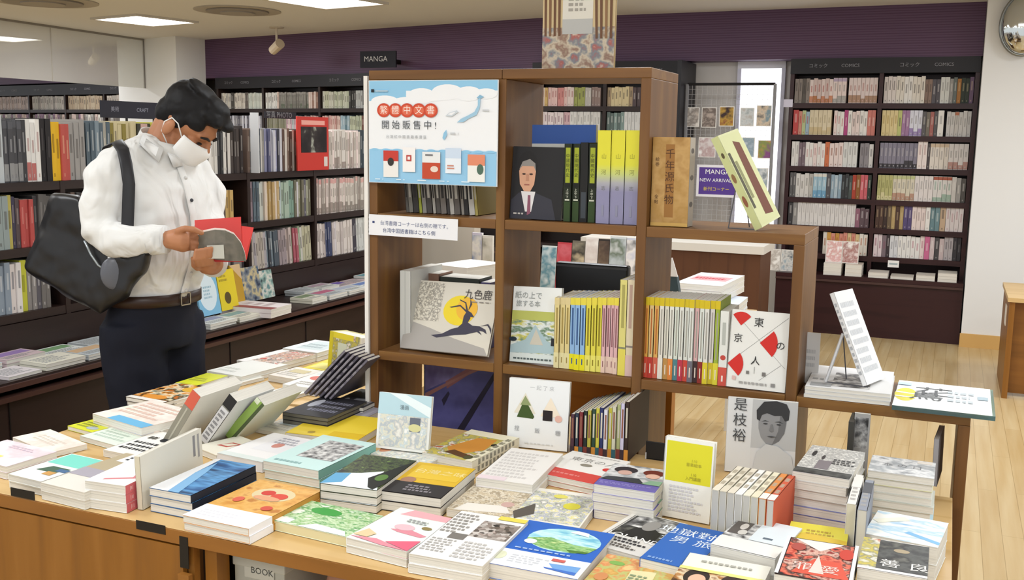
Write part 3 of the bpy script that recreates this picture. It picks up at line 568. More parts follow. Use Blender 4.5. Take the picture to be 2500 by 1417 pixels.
mrow(4, 2, [(1.2, ['#c9c4c6', '#a9a3a8', '#b9b0a6'], K), (1, ['#4f5861', '#7d8a94', '#3c4148'], W), (1, ['#c2b3ae', '#8f7d80', '#9a8d90'], K), (.8, ['#a85a66', '#8a9a80'], W), (.9, ['#b9b59a', '#c6c4ba'], K)], .205, 38, lean=(-.1, -.06))
mrow(5, 2, [(1, ['#b8ada8', '#d6cdc8'], K), (.6, ['#3f4766'], W), (2, ['#d3cdd0', '#c6bcb8', '#d9d0c9'], '#a59c98'), (.5, ['#45424a'], W), (1, ['#cfd0cb'], G)], .205, 39, lean=(-.08, -.03)); mrow(6, 2, [(1, ['#d0c9c2', '#a9a29c'], G)], .2, 41)
mrow(3, 2, [(1, ['#3a3436', '#4d4648', '#8a8480'], G)], .2, 42)
# face-out items on the top shelf: red framed magazine, white divider board
def gpt(u, v, x): return at(u, v, x=x)
a, b_ = gpt(725, 284, GX+.02), gpt(803, 425, GX+.02)
rf = empty('framed_magazine', frame((GX+.012, a.y, 1.276), (0, 1, 0), (0, 0, 1), (1, 0, 0)), label='red framed photography magazine standing face-out on the top of the aisle shelf', cat='magazine'); W_, H_ = b_.y-a.y, a.z-1.276
b = MB(); b.box(0, 0, 0, W_, H_, .008, '#c6382f').box(.035, .1, .008, W_-.02, H_-.055, .0095, pic('redmag', ['#1d1819', '#2c2526', '#3a3432', '#b0b5a8', '#55584f'], 9, 3, lo=.4, hi=.7)).box(.04, H_-.045, .008, W_-.04, H_-.02, .0095, '#eba79c').box(W_-.05, .02, .008, W_-.015, .075, .0095, '#d9cfc9'); b.build('cover', rf)
a, b_ = gpt(617, 275, GX+.03), gpt(634, 420, GX+.03)
MB().box(0, 0, 0, .05, .006, a.z-1.276, '#d5d6d8').build('divider_card', M=T(GX+.012, a.y, 1.276), label='tall white divider board between magazines on the top of the aisle shelf', cat='board')
a, b_ = gpt(645, 272, GX-.1), gpt(722, 291, GX-.1)
sg = MB().box(0, 0, 0, .004, b_.y-a.y, a.z-b_.z, C('#20242c', .4)); sg.M = frame((.0045, (b_.y-a.y)*.45, (a.z-b_.z)/2), (0, 1, 0), (0, 0, 1), (1, 0, 0)); sg.text('写真 PHOTO', I4, .05, '#8a8d90', maxw=(b_.y-a.y)*.8)
sg.M = I4; sg.box(-.01, .02, -.12, -.004, .03, 0, BLK); sg.build('shelf_sign', M=T(GX-.1, a.y, b_.z), label='small dark shelf sign above the magazines left of the red framed magazine', cat='sign')
# ---------------------------------------------------------------- books
def draw(b, ops, w_, h_, F, eps=.00025, seed=0):
    """print a design on a face; F maps (x right, y up, z out)"""
    old = b.M; b.M = old @ F; rnd = random.Random(seed)
    for i, o in enumerate(ops or ()):
        z = eps*(i+1); k = o[0]
        if k == 'r': b.add([(o[1]*w_, o[2]*h_, z), (o[3]*w_, o[2]*h_, z), (o[3]*w_, o[4]*h_, z), (o[1]*w_, o[4]*h_, z)], [(0, 1, 2, 3)], o[5])
        elif k == 'e':
            n = 22; b.add([(o[1]*w_+o[3]*w_*math.cos(2*math.pi*a/n), o[2]*h_+o[4]*h_*math.sin(2*math.pi*a/n), z) for a in range(n)], [tuple(range(n))], o[5])
        elif k == 'p': b.add([(p[0]*w_, p[1]*h_, z) for p in o[1]], [tuple(range(len(o[1])))], o[2])
        elif k == 't':
            vert = len(o) > 6 and o[6]
            b.text(o[1], T(o[2]*w_, o[3]*h_, z), o[4]*h_, o[5], vert)
        elif k == 'l':
            n = o[5]
            for q in range(n):
                yy = (o[2]+(o[4]-o[2])*(q+.5)/n)*h_; th = (o[4]-o[2])/n*h_*.28; x = o[1]*w_; end = (o[1]+(o[3]-o[1])*rnd.uniform(.65, 1))*w_
                while x < end:
                    d = min(rnd.uniform(.03, .09)*w_, end-x); b.add([(x, yy-th, z), (x+d*.85, yy-th, z), (x+d*.85, yy+th, z), (x, yy+th, z)], [(0, 1, 2, 3)], o[6]); x += d+.012*w_
    b.M = old
PG = pic('page_edges', ['#c4c1b8', '#e2dfd6', '#d2cec4'], 900, 1, rough=.85, stretch=(.004, .004, 1)); BK = {}
def book(label, M, w_, h_, t, cov, art=None, spine=None, sp='L', name='book', cat='book', group=None, obi=None, back=None, hard=False, pages=PG, spc=None, key=None, seed=0):
    """closed book; x across from the spine side, y up the cover, z through the pages, front cover on top"""
    r = empty(name, M, label=label, cat=cat, group=group)
    if key and key in BK:
        for me, nm in BK[key]:
            o = bpy.data.objects.new(nm, me); col.objects.link(o); o.parent = r
        return r
    c = .0022 if hard else .0009; ov = .003 if hard else .0008; sc_ = X(spc or cov); bk = X(back or cov)
    b = MB(); b.box(0, 0, 0, w_, h_, c, bk).box(0, 0, t-c, w_, h_, t, cov)
    if sp == 'L': b.box(0, 0, 0, c, h_, t, sc_)
    elif sp == 'R': b.box(w_-c, 0, 0, w_, h_, t, sc_)
    draw(b, art, w_, h_, T(0, 0, t), seed=seed)
    if spine: draw(b, spine, t, h_, frame((0, 0, 0), (0, 0, 1), (0, 1, 0), (-1, 0, 0)) if sp == 'L' else frame((w_, 0, t), (0, 0, -1), (0, 1, 0), (1, 0, 0)), seed=seed)
    parts = [b.build('cover', r), MB().box(ov if sp == 'R' else c, ov, c, (w_-c) if sp == 'R' else w_-ov, h_-ov, t-c, pages).build('pages', r)]
    if obi:
        v0, v1, oc, oa = obi[:4]; e = .0006; b = MB()
        b.box(-e, v0*h_, -e, w_+e, v1*h_, 0, oc).box(-e, v0*h_, t, w_+e, v1*h_, t+e, oc).box(-e, v0*h_, -e, 0, v1*h_, t+e, oc) if sp == 'L' else b.box(-e, v0*h_, -e, w_+e, v1*h_, 0, oc).box(-e, v0*h_, t, w_+e, v1*h_, t+e, oc).box(w_, v0*h_, -e, w_+e, v1*h_, t+e, oc)
        draw(b, oa, w_, (v1-v0)*h_, T(0, v0*h_, t+e), seed=seed+1); parts.append(b.build('paper_band', r))
    if key: BK[key] = [(o.data, o.name.split('.')[0]) for o in parts]
    return r
def stack(short, FL, FR, BL, t, n, cov, art=None, label=None, zb=TZ+.0014, group=None, jit=.5, wmax=None, under=None, **kw):
    """a pile lying flat: front-left, front-right and back-left corner of its top cover in the photo"""
    zt = zb+n*t; a, b_, c = (at(*p, z=zt) for p in (FL, FR, BL)); x = (b_-a); w_ = x.length; x.normalize(); y = Vector((-x.y, x.x, 0)); h_ = max(.06, (c-a).dot(y))
    if wmax: w_ = min(w_, wmax)
    rnd = random.Random(int(FL[0]*7+FL[1])); k = '%s_%d' % (short, FL[0])
    for i in range(n):
        top = i == n-1; j = 0 if top else jit
        M = frame((a.x, a.y, zb+i*t), x, y, (0, 0, 1)) @ T(rnd.uniform(-.004, .004)*j, rnd.uniform(-.003, .004)*j, 0) @ T(w_/2, h_/2, 0) @ RZ(rnd.uniform(-.02, .02)*j) @ T(-w_/2, -h_/2, 0)
        cv_ = cov if top or not under else under[i % len(under)]; a_ = art if top or not under else None
        book(label or short if top else '%s book down under the %s' % (nth(n-2-i), ' '.join(short.split()[:11])), M, w_, h_, t-.0003, cv_, a_, key=k+('' if top or not under else str(i)), group=group or ('pile of the '+short if n > 1 else None), **kw)
def basis(O, x, y):
    x = x.normalized(); y = (y-x*y.dot(x)).normalized(); return x, y, x.cross(y)
def face3(label, BL, BR, TL, y0, y1, y2, t, cov, art=None, zb=None, xr=None, **kw):
    """an upright or leaning book given by three corners of its front cover and their distance into the room"""
    O, A, B_ = at(*BL, y=y0), at(*BR, y=y1), at(*TL, y=y2); x, y, z = basis(O, A-O, B_-O); w_ = (A-O).length; h_ = (B_-O).dot(y)
    return book(label, settle(frame(O-z*t, x, y, z), w_, h_, t, zb, xr), w_, h_, t, cov, art, **kw)
def stand(label, BL, BR, TL, t, cov, art=None, zb=TZ+.001, lean=.12, **kw):
    """standing on a level, leaning back by the given angle"""
    O, A = at(*BL, z=zb), at(*BR, z=zb); x = (A-O).normalized(); n = Vector((x.y, -x.x, 0)); y = Vector((-n.x*math.sin(lean), -n.y*math.sin(lean), math.cos(lean))); z = x.cross(y)
    d = at(*TL, z=0)-CAM; d.normalize(); wv = O-CAM; bb = y.dot(d); h_ = (bb*d.dot(wv)-y.dot(wv))/(1-bb*bb)
    return book(label, settle(frame(O-z*t, x, y, z), (A-O).length, h_, t, zb), (A-O).length, h_, t, cov, art, **kw)
def spines(lst, u0, u1, vb0, vb1, y, zl, depth, group, name='book', lean=0, gap=.0004):
    """books side by side with their spines to the front: (share, cover, design, top pixel row, label)"""
    xa, xb = at(u0, vb0, y=y).x, at(u1, vb1, y=y).x; tot = sum(l[0] for l in lst); x = xa
    for i, (s, cov, dsg, vt, lab) in enumerate(lst):
        t = (xb-xa)*s/tot; h_ = at(u0+(u1-u0)*(x-xa)/(xb-xa), vt, y=y).z-zl-.002; yj = random.Random(i*7+int(u0)).uniform(0, .006)
        M = frame((x, y+yj, zl+.001), (0, 1, 0), (0, 0, 1), (1, 0, 0))
        if lean: M = T(x, 0, zl+.001) @ RY(lean) @ T(-x, 0, -zl-.001) @ M
        book(lab, M, depth, h_, t-gap, cov, None, dsg, group=group, name=name, seed=i); x += t
# inks and printed pictures
pic('deer_tree', ['#d9d3c4', '#bdb6a8', '#8a857c', '#d9d3c4'], 95, 1, lo=.4, hi=.62)
pic('landscape', ['#6a8a78', '#c9c35a', '#dfe5e4', '#5f7d5a', '#b7c9cc'], 22, 2, stretch=(1, 2, 1))
pic('photo_bw', ['#2a2a2b', '#6f6f70', '#b9b9b8', '#e4e4e2'], 40, 3)
pic('photo_bw2', ['#38383a', '#a8a8a8', '#dededc'], 70, 4)
pic('photo_warm', ['#4a2f22', '#b07a45', '#e4d3b4', '#8d5a38'], 45, 5)
pic('photo_crowd', ['#2c2a28', '#8a7f78', '#cfc9c4', '#5d5248', '#b5a7a0'], 110, 6, 'vor')
pic('comic_art', ['#e9e7df', '#d3d0c8', '#b3bcc2', '#e2ddc8', '#c3d0d4', '#f2f0ea'], 45, 7)
pic('flowers', ['#efece4', '#dfd98a', '#e6e3da', '#a9aebe', '#cfd3b5', '#8f8f96', '#efece4'], 45, 8)
pic('beige_art', ['#d8ccb4', '#c2b194', '#e2dac8', '#9d8d74', '#cbbda2'], 70, 9)
pic('tree_art', ['#10140f', '#1d2417', '#4d5c2c', '#151a13', '#69813c'], 60, 10)
pic('green_art', ['#dfe8d2', '#7fb068', '#c9dcb8', '#4f9a48', '#e8eee0'], 30, 11, stretch=(1, 2, 1))
pic('pink_art', ['#eef0ee', '#eaa9b4', '#dfe9e4', '#d56a80', '#f1e9e4'], 26, 12, stretch=(1, 2.4, 1))
pic('orange_art', ['#c98a35', '#d8a04a', '#e0b060', '#b8762a'], 28, 13)
pic('map_art', ['#d8b068', '#c99a50', '#b8c07a', '#d98a5a', '#e0c488'], 30, 14)
pic('red_art', ['#1f1416', '#b8382a', '#e0735a', '#3a1a18', '#d9b0a0', '#8d231c'], 36, 15)
pic('dark_art', ['#2a2b2c', '#4d4f4d', '#1c1d1e', '#6a6a62'], 24, 16)
pic('sky_art', ['#e9eef0', '#a9cbe0', '#f0efe6', '#dfe8ea', '#7db2da'], 12, 17, stretch=(1, 2.5, 1))
pic('lake_green', ['#7fb77a', '#a9cf8c', '#5d9a52', '#c9dc9a'], 40, 18, stretch=(1, 3, 1))
pic('lake_sky', ['#6fb9d6', '#a4dbe6', '#cdeef0', '#86c9dc'], 20, 19, stretch=(1, 3, 1))
pic('lilac_art', ['#e4dbe6', '#ead0d6', '#efe9ee', '#d8d0e0'], 12, 20)
pic('pastel_art', ['#efe6dd', '#e8d9cf', '#f2ece4', '#dfe6d4'], 14, 21)
pic('dusk', ['#2b2740', '#6d5f8c', '#8a7fb0', '#4a3f66', '#a06a70'], 6, 22, stretch=(1.5, 1, 1))
pic('dusk_blue', ['#4b4a7c', '#6664a0', '#55548a'], 9, 23)
pic('blue_dark', ['#16233c', '#2c5f96', '#5b9bd0', '#1d3a60'], 12, 24, stretch=(.6, 2.4, 1))
pic('gold', ['#b8925a', '#ad8648', '#c09a60', '#a57d42'], 16, 25)
pic('newsprint', ['#dcdbd6', '#9a9a98', '#e6e5e0'], 120, 26)
pic('stripes_paint', ['#b3a48c', '#8d6f60', '#c9bca6', '#7d8288', '#a85f58', '#d3c9b8'], 22, 27)
pic('lantern', ['#d9d4c0', '#a8a26a', '#c9b94a', '#8a8a70', '#e6e2d4', '#b56a4a'], 34, 28)
pic('food', ['#2d231a', '#d98f35', '#e8d9b8', '#3b4a38', '#c4702a'], 26, 29)
pic('cover_mix', ['#e6e3dc', '#b06a5a', '#d9b9a0', '#7a6a66', '#efe9df', '#c04a3a'], 32, 30)
pic('silver_art', ['#c8cacb', '#9da3a8', '#dfe1e2', '#787d84'], 20, 31)
pic('teal_photo', ['#5f8a8c', '#d9d6cc', '#8fb0a8', '#38494d'], 20, 32)
pic('navy_photo', ['#28354d', '#77808a', '#c9b98d', '#3e5a78'], 18, 33)
GR = '#8d8b88'; INK = '#2a292b'
# ---------------------------------------------------------------- in and on the cube bookcase
V1, V2, V3 = lev(1), lev(2), lev(3)
# poster
a, b_, c_ = at(903, 445, y=-.012), at(1215, 448, y=-.012), at(899, 197, y=-.012)
po = empty('poster', frame((a.x, -.012, a.z), (1, 0, 0), (0, 0, 1), (0, -1, 0)), label='light blue and white poster with red circles and Chinese lettering on the cube bookcase', cat='poster')
W_, H_ = b_.x-a.x, c_.z-a.z; b = MB(); b.box(0, 0, 0, W_, H_, .004, '#e6eaee')
SK, WH, SEA, RD = '#8fc4e4', '#eceef1', '#94c6e6', '#c9472c'
ops = [('r', .005, .0, .995, .995, WH), ('r', .005, .9, .995, .995, SK), ('r', .005, .80, .3, .9, SK), ('e', .13, .80, .11, .055, WH), ('e', .30, .80, .1, .04, WH), ('e', .42, .85, .11, .075, WH), ('e', .62, .885, .12, .075, WH), ('e', .52, .85, .12, .05, WH), ('e', .78, .87, .1, .07, WH), ('e', .91, .87, .085, .05, WH),
       ('r', .005, .005, .995, .33, SEA)] + [('e', .05+k*.09, .325, .035, .014, SK) for k in range(11)]
for k, ch in enumerate('繁體中文書'): ops += [('e', .125+k*.093, .712, .054, .068, RD), ('e', .125+k*.093, .712, .04, .05, '#d9694c'), ('t', ch, .125+k*.093, .71, .088, '#f3e2da')]
ops += [('t', '開 始 販 售 中 !', .325, .565, .092, '#4d5258'), ('t', '台 灣 紅 中 國 書 籍 專 賣 區', .305, .453, .036, '#9da1a6'), ('r', .026, .885, .05, .915, '#1f2730'), ('r', .06, .89, .16, .905, '#a9c3d4')]
ops += [('p', [(.70, .60), (.73, .635), (.78, .665), (.83, .70), (.855, .76), (.855, .82), (.875, .83), (.87, .74), (.845, .67), (.79, .64), (.75, .605)], '#9cc4dc'), ('p', [(.845, .83), (.87, .86), (.90, .84), (.875, .825)], '#86b4d0'), ('p', [(.61, .66), (.64, .69), (.70, .715), (.71, .70), (.66, .655)], '#c6cfd6'), ('p', [(.63, .675), (.65, .69), (.69, .70), (.66, .668)], WH), ('p', [(.59, .45), (.60, .50), (.62, .53), (.625, .48), (.605, .43)], '#8fc0de'), ('l', .89, .70, .95, .73, 1, '#c3c6ca'), ('l', .65, .48, .73, .51, 1, '#c3c6ca')]
for (x, y, w2, h2, c0, c1) in ((.185, .19, .06, .13, '#e9e6e2', '#c33d33'), (.33, .235, .05, .12, '#efeceb', '#efeceb'), (.505, .185, .07, .13, '#c04a2e', '#e4e6e6'), (.675, .235, .06, .12, '#e4ebf2', '#c9d8ea'), (.85, .17, .065, .13, '#e9e9e4', '#dd8a6a')):
    ops += [('r', x-w2, y-h2, x+w2, y+h2, c0), ('r', x-w2, y+h2*.2, x+w2, y+h2, c1)]
ops += [('e', .185, .21, .025, .04, '#33302e'), ('r', .31, .22, .35, .28, '#b84a44'), ('r', .32, .235, .34, .265, '#efeceb'), ('e', .53, .15, .03, .03, '#e4d3c6'), ('l', .63, .15, .71, .20, 2, '#c98d7a'), ('e', .88, .16, .025, .05, '#4d6a5a'), ('l', .46, .27, .54, .3, 1, '#7d7d80')] + [('l', .06+k*.17, .03, .14+k*.17, .045, 1, '#dfeaf2') for k in range(5)]
draw(b, ops, W_, H_, T(0, 0, .004), .0001); b.build('printed_sheet', po)
# leaning spines below the poster
lz = [('#5d5a55', 'grey'), ('#7d7a72', 'pale grey'), ('#3a3735', 'black'), ('#9aa03a', 'lime'), ('#8d8a84', 'grey striped'), ('#4a4643', 'dark'), ('#a9a49c', 'light'), ('#55504c', 'charcoal'), ('#77706a', 'taupe'), ('#3d3a3a', 'soot black'), ('#b3aea6', 'silver'), ('#605a55', 'dim grey'), ('#948d84', 'stone'), ('#2f2d2c', 'jet black'), ('#c0bcb4', 'off-white'), ('#a89a55', 'mustard')]
spines([(1+(i % 3)*.4, c, [('r', .3, .3, .7, .8, '#b5b1a8' if i % 2 else '#2e2b2a')], 395, '%s thin spine under the poster, %s from the left' % (n, nth(i))) for i, (c, n) in enumerate(lz)], 990, 1168, 527, 531, .07, V1, .17, 'thin books under the poster', lean=-.10)
face3('white label strip with Japanese lettering stuck on the left middle shelf edge', (900, 573), (1117, 588), (900, 523), -.010, -.010, -.010, .002, '#e9e9ec', [('t', '台湾書籍コーナーは右側の棚です。', .53, .60, .24, '#3d4a78'), ('t', '台湾中国語書籍はこちら側', .46, .25, .24, '#3d4a78'), ('r', .045, .58, .07, .68, '#3d4a78')], sp='L', name='label_strip', cat='label')
# leaping deer picture book and the books behind it
DR = '#3d3a4a'; D = lambda *p: ('p', list(p), DR)
deer = [('r', 0, 0, 1, 1, '#d6d0c2'), ('p', [(0, 0), (1, 0), (.95, .1), (.6, .2), (.3, .32), (0, .42)], '#a9a49e'), ('r', .04, .42, .38, .98, '@deer_tree'), ('e', .60, .60, .185, .215, '#e9d02a'), ('e', .68, .63, .12, .16, '#eab436'),
        D((.33, .22), (.45, .25), (.55, .33), (.62, .36), (.66, .42), (.66, .52), (.71, .58), (.73, .56), (.74, .50), (.72, .44), (.78, .40), (.86, .40), (.93, .36), (.95, .30), (.91, .33), (.86, .34), (.90, .28), (.84, .32), (.72, .27), (.60, .25), (.50, .22), (.40, .19)),
        D((.66, .52), (.78, .52), (.74, .58), (.69, .61)), D((.69, .60), (.60, .68), (.48, .64), (.50, .63), (.60, .66), (.68, .58)), D((.70, .60), (.66, .72), (.58, .76), (.59, .74), (.65, .71), (.68, .60)), D((.70, .6), (.73, .70), (.70, .78), (.71, .70)), D((.86, .40), (.95, .44), (.99, .38), (1.0, .30), (.97, .38), (.94, .42)),
        ('t', '九色鹿', .78, .83, .15, '#45403f'), ('l', .72, .72, .95, .745, 1, '#8d877f')]
BACKG = 'books behind the deer picture book'
face3('square cream picture book with a deer leaping across a yellow sun, left middle opening', (977, 860), (1189, 882), (1019, 695), .045, .012, .125, .012, '#d6d0c2', deer, name='picture_book', hard=True, zb=V2, xr=(.03, .393))
def sbk(lab, u0, u1, vt, y, zl, cov, depth, dsg=None, group=BACKG):
    xa, xb = at(u0, 700, y=y).x, at(u1, 700, y=y).x; h_ = at(u0, vt, y=y).z-zl
    book(lab, frame((xa, y, zl+.001), (0, 1, 0), (0, 0, 1), (1, 0, 0)), depth, h_, xb-xa, cov, None, dsg, group=group)
sbk('thick pale grey book standing at the left behind the deer picture book', 976, 1003, 662, .06, V2, '#c9c9c4', .2, [('r', .45, .0, .5, 1, '#aeb0ac')])
sbk('brown book with a worn top edge behind the deer picture book', 1040, 1072, 668, .17, V2, '#8a6a58', .09); sbk('dark green boxed book behind the deer picture book', 1074, 1170, 676, .17, V2, '#3a3f38', .09); sbk('purple book against the post behind the deer picture book', 1173, 1198, 690, .17, V2, '#514a78', .09)
# large picture book at the bottom left
xa = at(1036, 890, y=.19).x
book('large purple dusk picture book standing in the bottom left opening', frame((xa, .2, V3+.001), (1, 0, 0), (0, 0, 1), (0, -1, 0)), min(.385, at(1216, 890, y=.19).x)-xa, .368, .012, '#55548a',
     [('r', .02, 0, 1, 1, '@dusk_blue'), ('p', [(.02, 1), (.02, .66), (.3, .76), (.62, .9), (.85, 1)], '@dusk'), ('p', [(.3, .76), (.62, .9), (.86, 1), (.95, 1), (.66, .86), (.32, .70)], '#9a6668'), ('p', [(.02, .64), (.02, .60), (.5, .80), (.98, .96), (.98, 1.0)], '#a8756f'), ('p', [(.40, .34), (.46, .36), (.97, .90), (.99, .86), (.5, .3)], '#2f2a3e'), ('p', [(.25, .60), (.34, .68), (.36, .66), (.28, .55)], '#37324c')], hard=True, name='picture_book', spc='#d9d4cc')
# top middle opening
SUIT = [('r', 0, 0, 1, 1, '#1b1a1c'), ('e', .30, .72, .20, .22, '#161415'), ('p', [(.02, 0), (.02, .26), (.16, .36), (.5, .36), (.80, .28), (.9, 0)], '#32323c'), ('p', [(.2, .38), (.3, .10), (.42, .10), (.48, .38)], '#dcdadb'), ('p', [(.34, .33), (.39, .33), (.41, .08), (.34, .05)], '#8a5266'), ('p', [(.14, .66), (.17, .48), (.26, .38), (.38, .38), (.45, .48), (.47, .66), (.42, .77), (.2, .77)], '#d3a184'), ('p', [(.14, .68), (.2, .79), (.34, .83), (.45, .77), (.47, .66), (.42, .73), (.2, .73)], '#8f8a86'), ('e', .24, .62, .035, .012, '#3d2a24'), ('e', .38, .62, .035, .012, '#3d2a24'), ('p', [(.29, .62), (.33, .62), (.345, .53), (.285, .53)], '#bd8a70'), ('r', .26, .465, .36, .48, '#9c5a50'), ('l', .08, .05, .3, .09, 1, '#b5b1ad')]
face3('black book with a portrait of a suited man, in the top right opening', (1243, 537), (1368, 544), (1252, 362), .03, .03, .05, .014, '#1b1a1c', SUIT, name='book', zb=V1, xr=(.423, .788))
face3('tall book with a blue sky and red temple cover behind the portrait book', (1296, 540), (1450, 546), (1300, 313), .09, .09, .095, .014, '#d3cec6', [('r', 0, .80, 1, 1, '#2c4f94'), ('r', 0, .55, 1, .8, '#c4c4be'), ('r', .38, 0, 1, .56, '#6d2a2c'), ('r', .42, .45, 1, .5, '#a89a94')], name='book', zb=V1, xr=(.423, .788))
GB = lambda k: [('r', .12, .44, .88, .96, '#10140d'), ('r', .2, .5, .8, .95, '#9aa52c'), ('t', '中國現代史', .5, .72, .055, '#20250f', True), ('r', .2, .27, .8, .29, '#c3c6b4'), ('r', .1, .0, .9, .26, '#2f4420'), ('t', '上中下', .5, .36, .04, '#d9dccb', True)]
spines([(1, '#1a2312', GB(0), 350, 'black and green spine with a lime title, leftmost of its set'), (1, '#1a2312', GB(1), 350, 'black and green spine with a lime title, second of its set'), (1.05, '#141414', [('r', .2, .05, .8, .38, '#3b4148')], 347, 'plain black spine between the green titled spines'), (1.05, '#1a2312', GB(2), 350, 'black and green spine with a lime title, next to the yellow set')], 1374, 1452, 546, 549, .03, V1, .2, 'dark spines in the top right opening')
pic('yl', ['#8a88a8', '#a9a9ae', '#c3cc7a', '#d8d640', '#dcd63a'], 1, 0); m = MATS['yl']; nt = m.node_tree; mp_n = [n for n in nt.nodes if n.type == 'MAPPING'][0]
for l in list(nt.links):
    if l.to_node.type == 'VALTORGB': nt.links.remove(l)
sx = nt.nodes.new('ShaderNodeSeparateXYZ'); tcn = [n for n in nt.nodes if n.type == 'TEX_COORD'][0]; mr = nt.nodes.new('ShaderNodeMapRange'); mr.inputs['From Max'].default_value = .26
nt.links.new(tcn.outputs['Object'], sx.inputs[0]); nt.links.new(sx.outputs['Y'], mr.inputs[0]); nt.links.new(mr.outputs[0], [n for n in nt.nodes if n.type == 'VALTORGB'][0].inputs[0])
YL = [('t', '山', .5, .72, .06, '#8d8a2c'), ('t', '河', .5, .55, .06, '#8d8f4a'), ('t', '志', .5, .38, .05, '#77787a'), ('r', .42, .08, .58, .2, '#8a8aa0')]
spines([(1, '@yl', YL, 317, 'thick yellow-to-lavender spine, leftmost of the three'), (1, '@yl', YL, 317, 'thick yellow-to-lavender spine, middle of the three'), (1, '@yl', YL, 317, 'thick yellow-to-lavender spine, beside the right post')], 1453, 1554, 549, 553, .02, V1, .2, 'yellow to lavender volumes')
# middle opening
face3('white paperback with a lakeside valley cover in the centre opening', (1231, 886), (1348, 896), (1243, 703), .035, .025, .07, .012, '#e9ebe8', [('r', 0, .12, 1, .56, '@landscape'), ('r', 0, .56, 1, .68, '#b9bd62'), ('p', [(.0, .22), (.3, .3), (.5, .5), (.75, .3), (1, .22), (1, .14), (0, .12)], '#a8bfc4'), ('p', [(.40, .24), (.52, .45), (.68, .24)], '#c8c2b2'), ('r', 0, 0, 1, .12, '#d4dcd8'), ('r', .84, .24, .97, .34, '#23262a'), ('e', .05, .3, .08, .03, '#23303a'), ('t', '紙の上で', .33, .88, .10, '#9aa0a0'), ('t', '旅する本', .33, .77, .09, '#9aa0a0'), ('l', .08, .03, .92, .07, 1, '#55605f')], zb=V2, xr=(.4225, .788))
grp = 'thin pastel volumes in the centre opening'
cc = []
for nm, c, bt, tk, n in (('cream', '#dcca8c', '#e2d8a4', '#a08a4a', 3), ('light blue', '#8fb4da', '#c3ccb0', '#3a5a8a', 3), ('yellow', '#ddd24a', '#e6de6a', '#8a7d1c', 3), ('pink', '#d9aeb0', '#e2c6b4', '#8a5a60', 4)):
    for k in range(n):
        d = [('r', 0, .9, 1, 1, '#e2d24a' if nm != 'cream' else '#d8c690'), ('r', .35, .35, .65, .86, tk), ('r', 0, 0, 1, .22, '#e6dc1e' if nm == 'light blue' else bt), ('r', .4, .08, .6, .16, tk)]
        cc.append((1 if nm != 'pink' else .78, c, d, 726, '%s thin spine in the centre opening, %s of its colour' % (nm, nth(k))))
spines(cc, 1350, 1506, 898, 918, .02, V2, .15, grp)
spines([(1, '#d8cf7c', [('r', .3, .5, .7, .95, '#a8a05a'), ('r', 0, .28, 1, .3, '#8a8a6a'), ('r', 0, 0, 1, .28, '#dccf5a')], 682, 'tall cream and yellow spine next to the pink thin spines'), (1, '#d9ccae', [('r', .3, .5, .7, .95, '#b59a8a'), ('r', 0, .3, 1, .32, '#8a7f7a'), ('r', 0, 0, 1, .22, '#d3b5ae')], 682, 'tall beige spine against the post in the centre opening')], 1507, 1543, 919, 925, .015, V2, .15, grp)
q0, q1 = at(1356, 640, y=.235), at(1532, 712, y=.235)
ct = empty('file_box', T(q0.x, .235, V2+.001), label='black plastic file box standing behind the thin pastel books', cat='box')
MB().box(0, 0, 0, q1.x-q0.x, .03, q0.z-V2, C('#232325', .35)).build('box_body', ct, bevel=.006); MB().box(.004, -.0015, q0.z-V2-.012, q1.x-q0.x-.004, 0, q0.z-V2-.006, '#4d4d50').build('rim', ct)
# right opening
grp = 'comic volumes with yellow tops in the right opening'
bodies = ['#dda64a', '#d9bd84', '#d8a85a', '#e4e0d4', '#dcd9c9', '#dfe0d6', '#d6ddd0', '#dcded6', '#d9dcd4', '#dcdfd8', '#d9b0b0', '#d9dfd8', '#dddcd6', '#d8d4cf', '#9cb03a']
feet = ['#cc4a36', '#b8382c', '#c9604a', '#e4e0d4', '#b88a4a', '#d9823c', '#4f7f86', '#b8364a', '#c9473a', '#6d6a75', '#3f2a2c', '#8d2f28', '#d6c630', '#ccb82a', '#d9cf3c']
fn = ['vermilion', 'brick red', 'coral', 'white', 'tan', 'orange', 'teal', 'crimson', 'scarlet', 'grey', 'black-brown', 'maroon', 'golden', 'mustard', 'yellow']
spines([(1, bodies[i], [('r', 0, .9, 1, 1, '#d3bb20'), ('r', .38, .3, .62, .86, '#a3a096' if i > 2 else '#b5642c'), ('r', 0, 0, 1, .26, feet[i]), ('r', .4, .06, .6, .18, '#e6d9c9')], 724+i*.7, 'slim volume with a yellow top and %s foot in the right opening' % fn[i]) for i in range(15)], 1567, 1750, 930, 948, .02, V2, .13, grp)
spines([(1, '#e2e4de', [('e', .5, .38, .32, .035, '#c04a40'), ('r', .3, .55, .7, .85, '#b5b9b2'), ('r', 0, 0, 1, .25, '#cc5548'), ('r', .4, .06, .6, .14, '#eed9d0')], 758, 'white spine with a red dot beside the white and red square book')], 1751, 1772, 948, 951, .02, V2, .13, grp)
LNC = '#4d4b4b'
ln = lambda u0, v0, u1, v1: ('p', [(u0, v0), (u0+.006, v0), (u1+.006, v1), (u1, v1)], LNC)
def sect(u, v, r, a0, a1):
    return ('p', [(u, v)]+[(u+r*math.cos(a0+(a1-a0)*k/8), v+r*.8*math.sin(a0+(a1-a0)*k/8)) for k in range(9)], '#cf2a22')
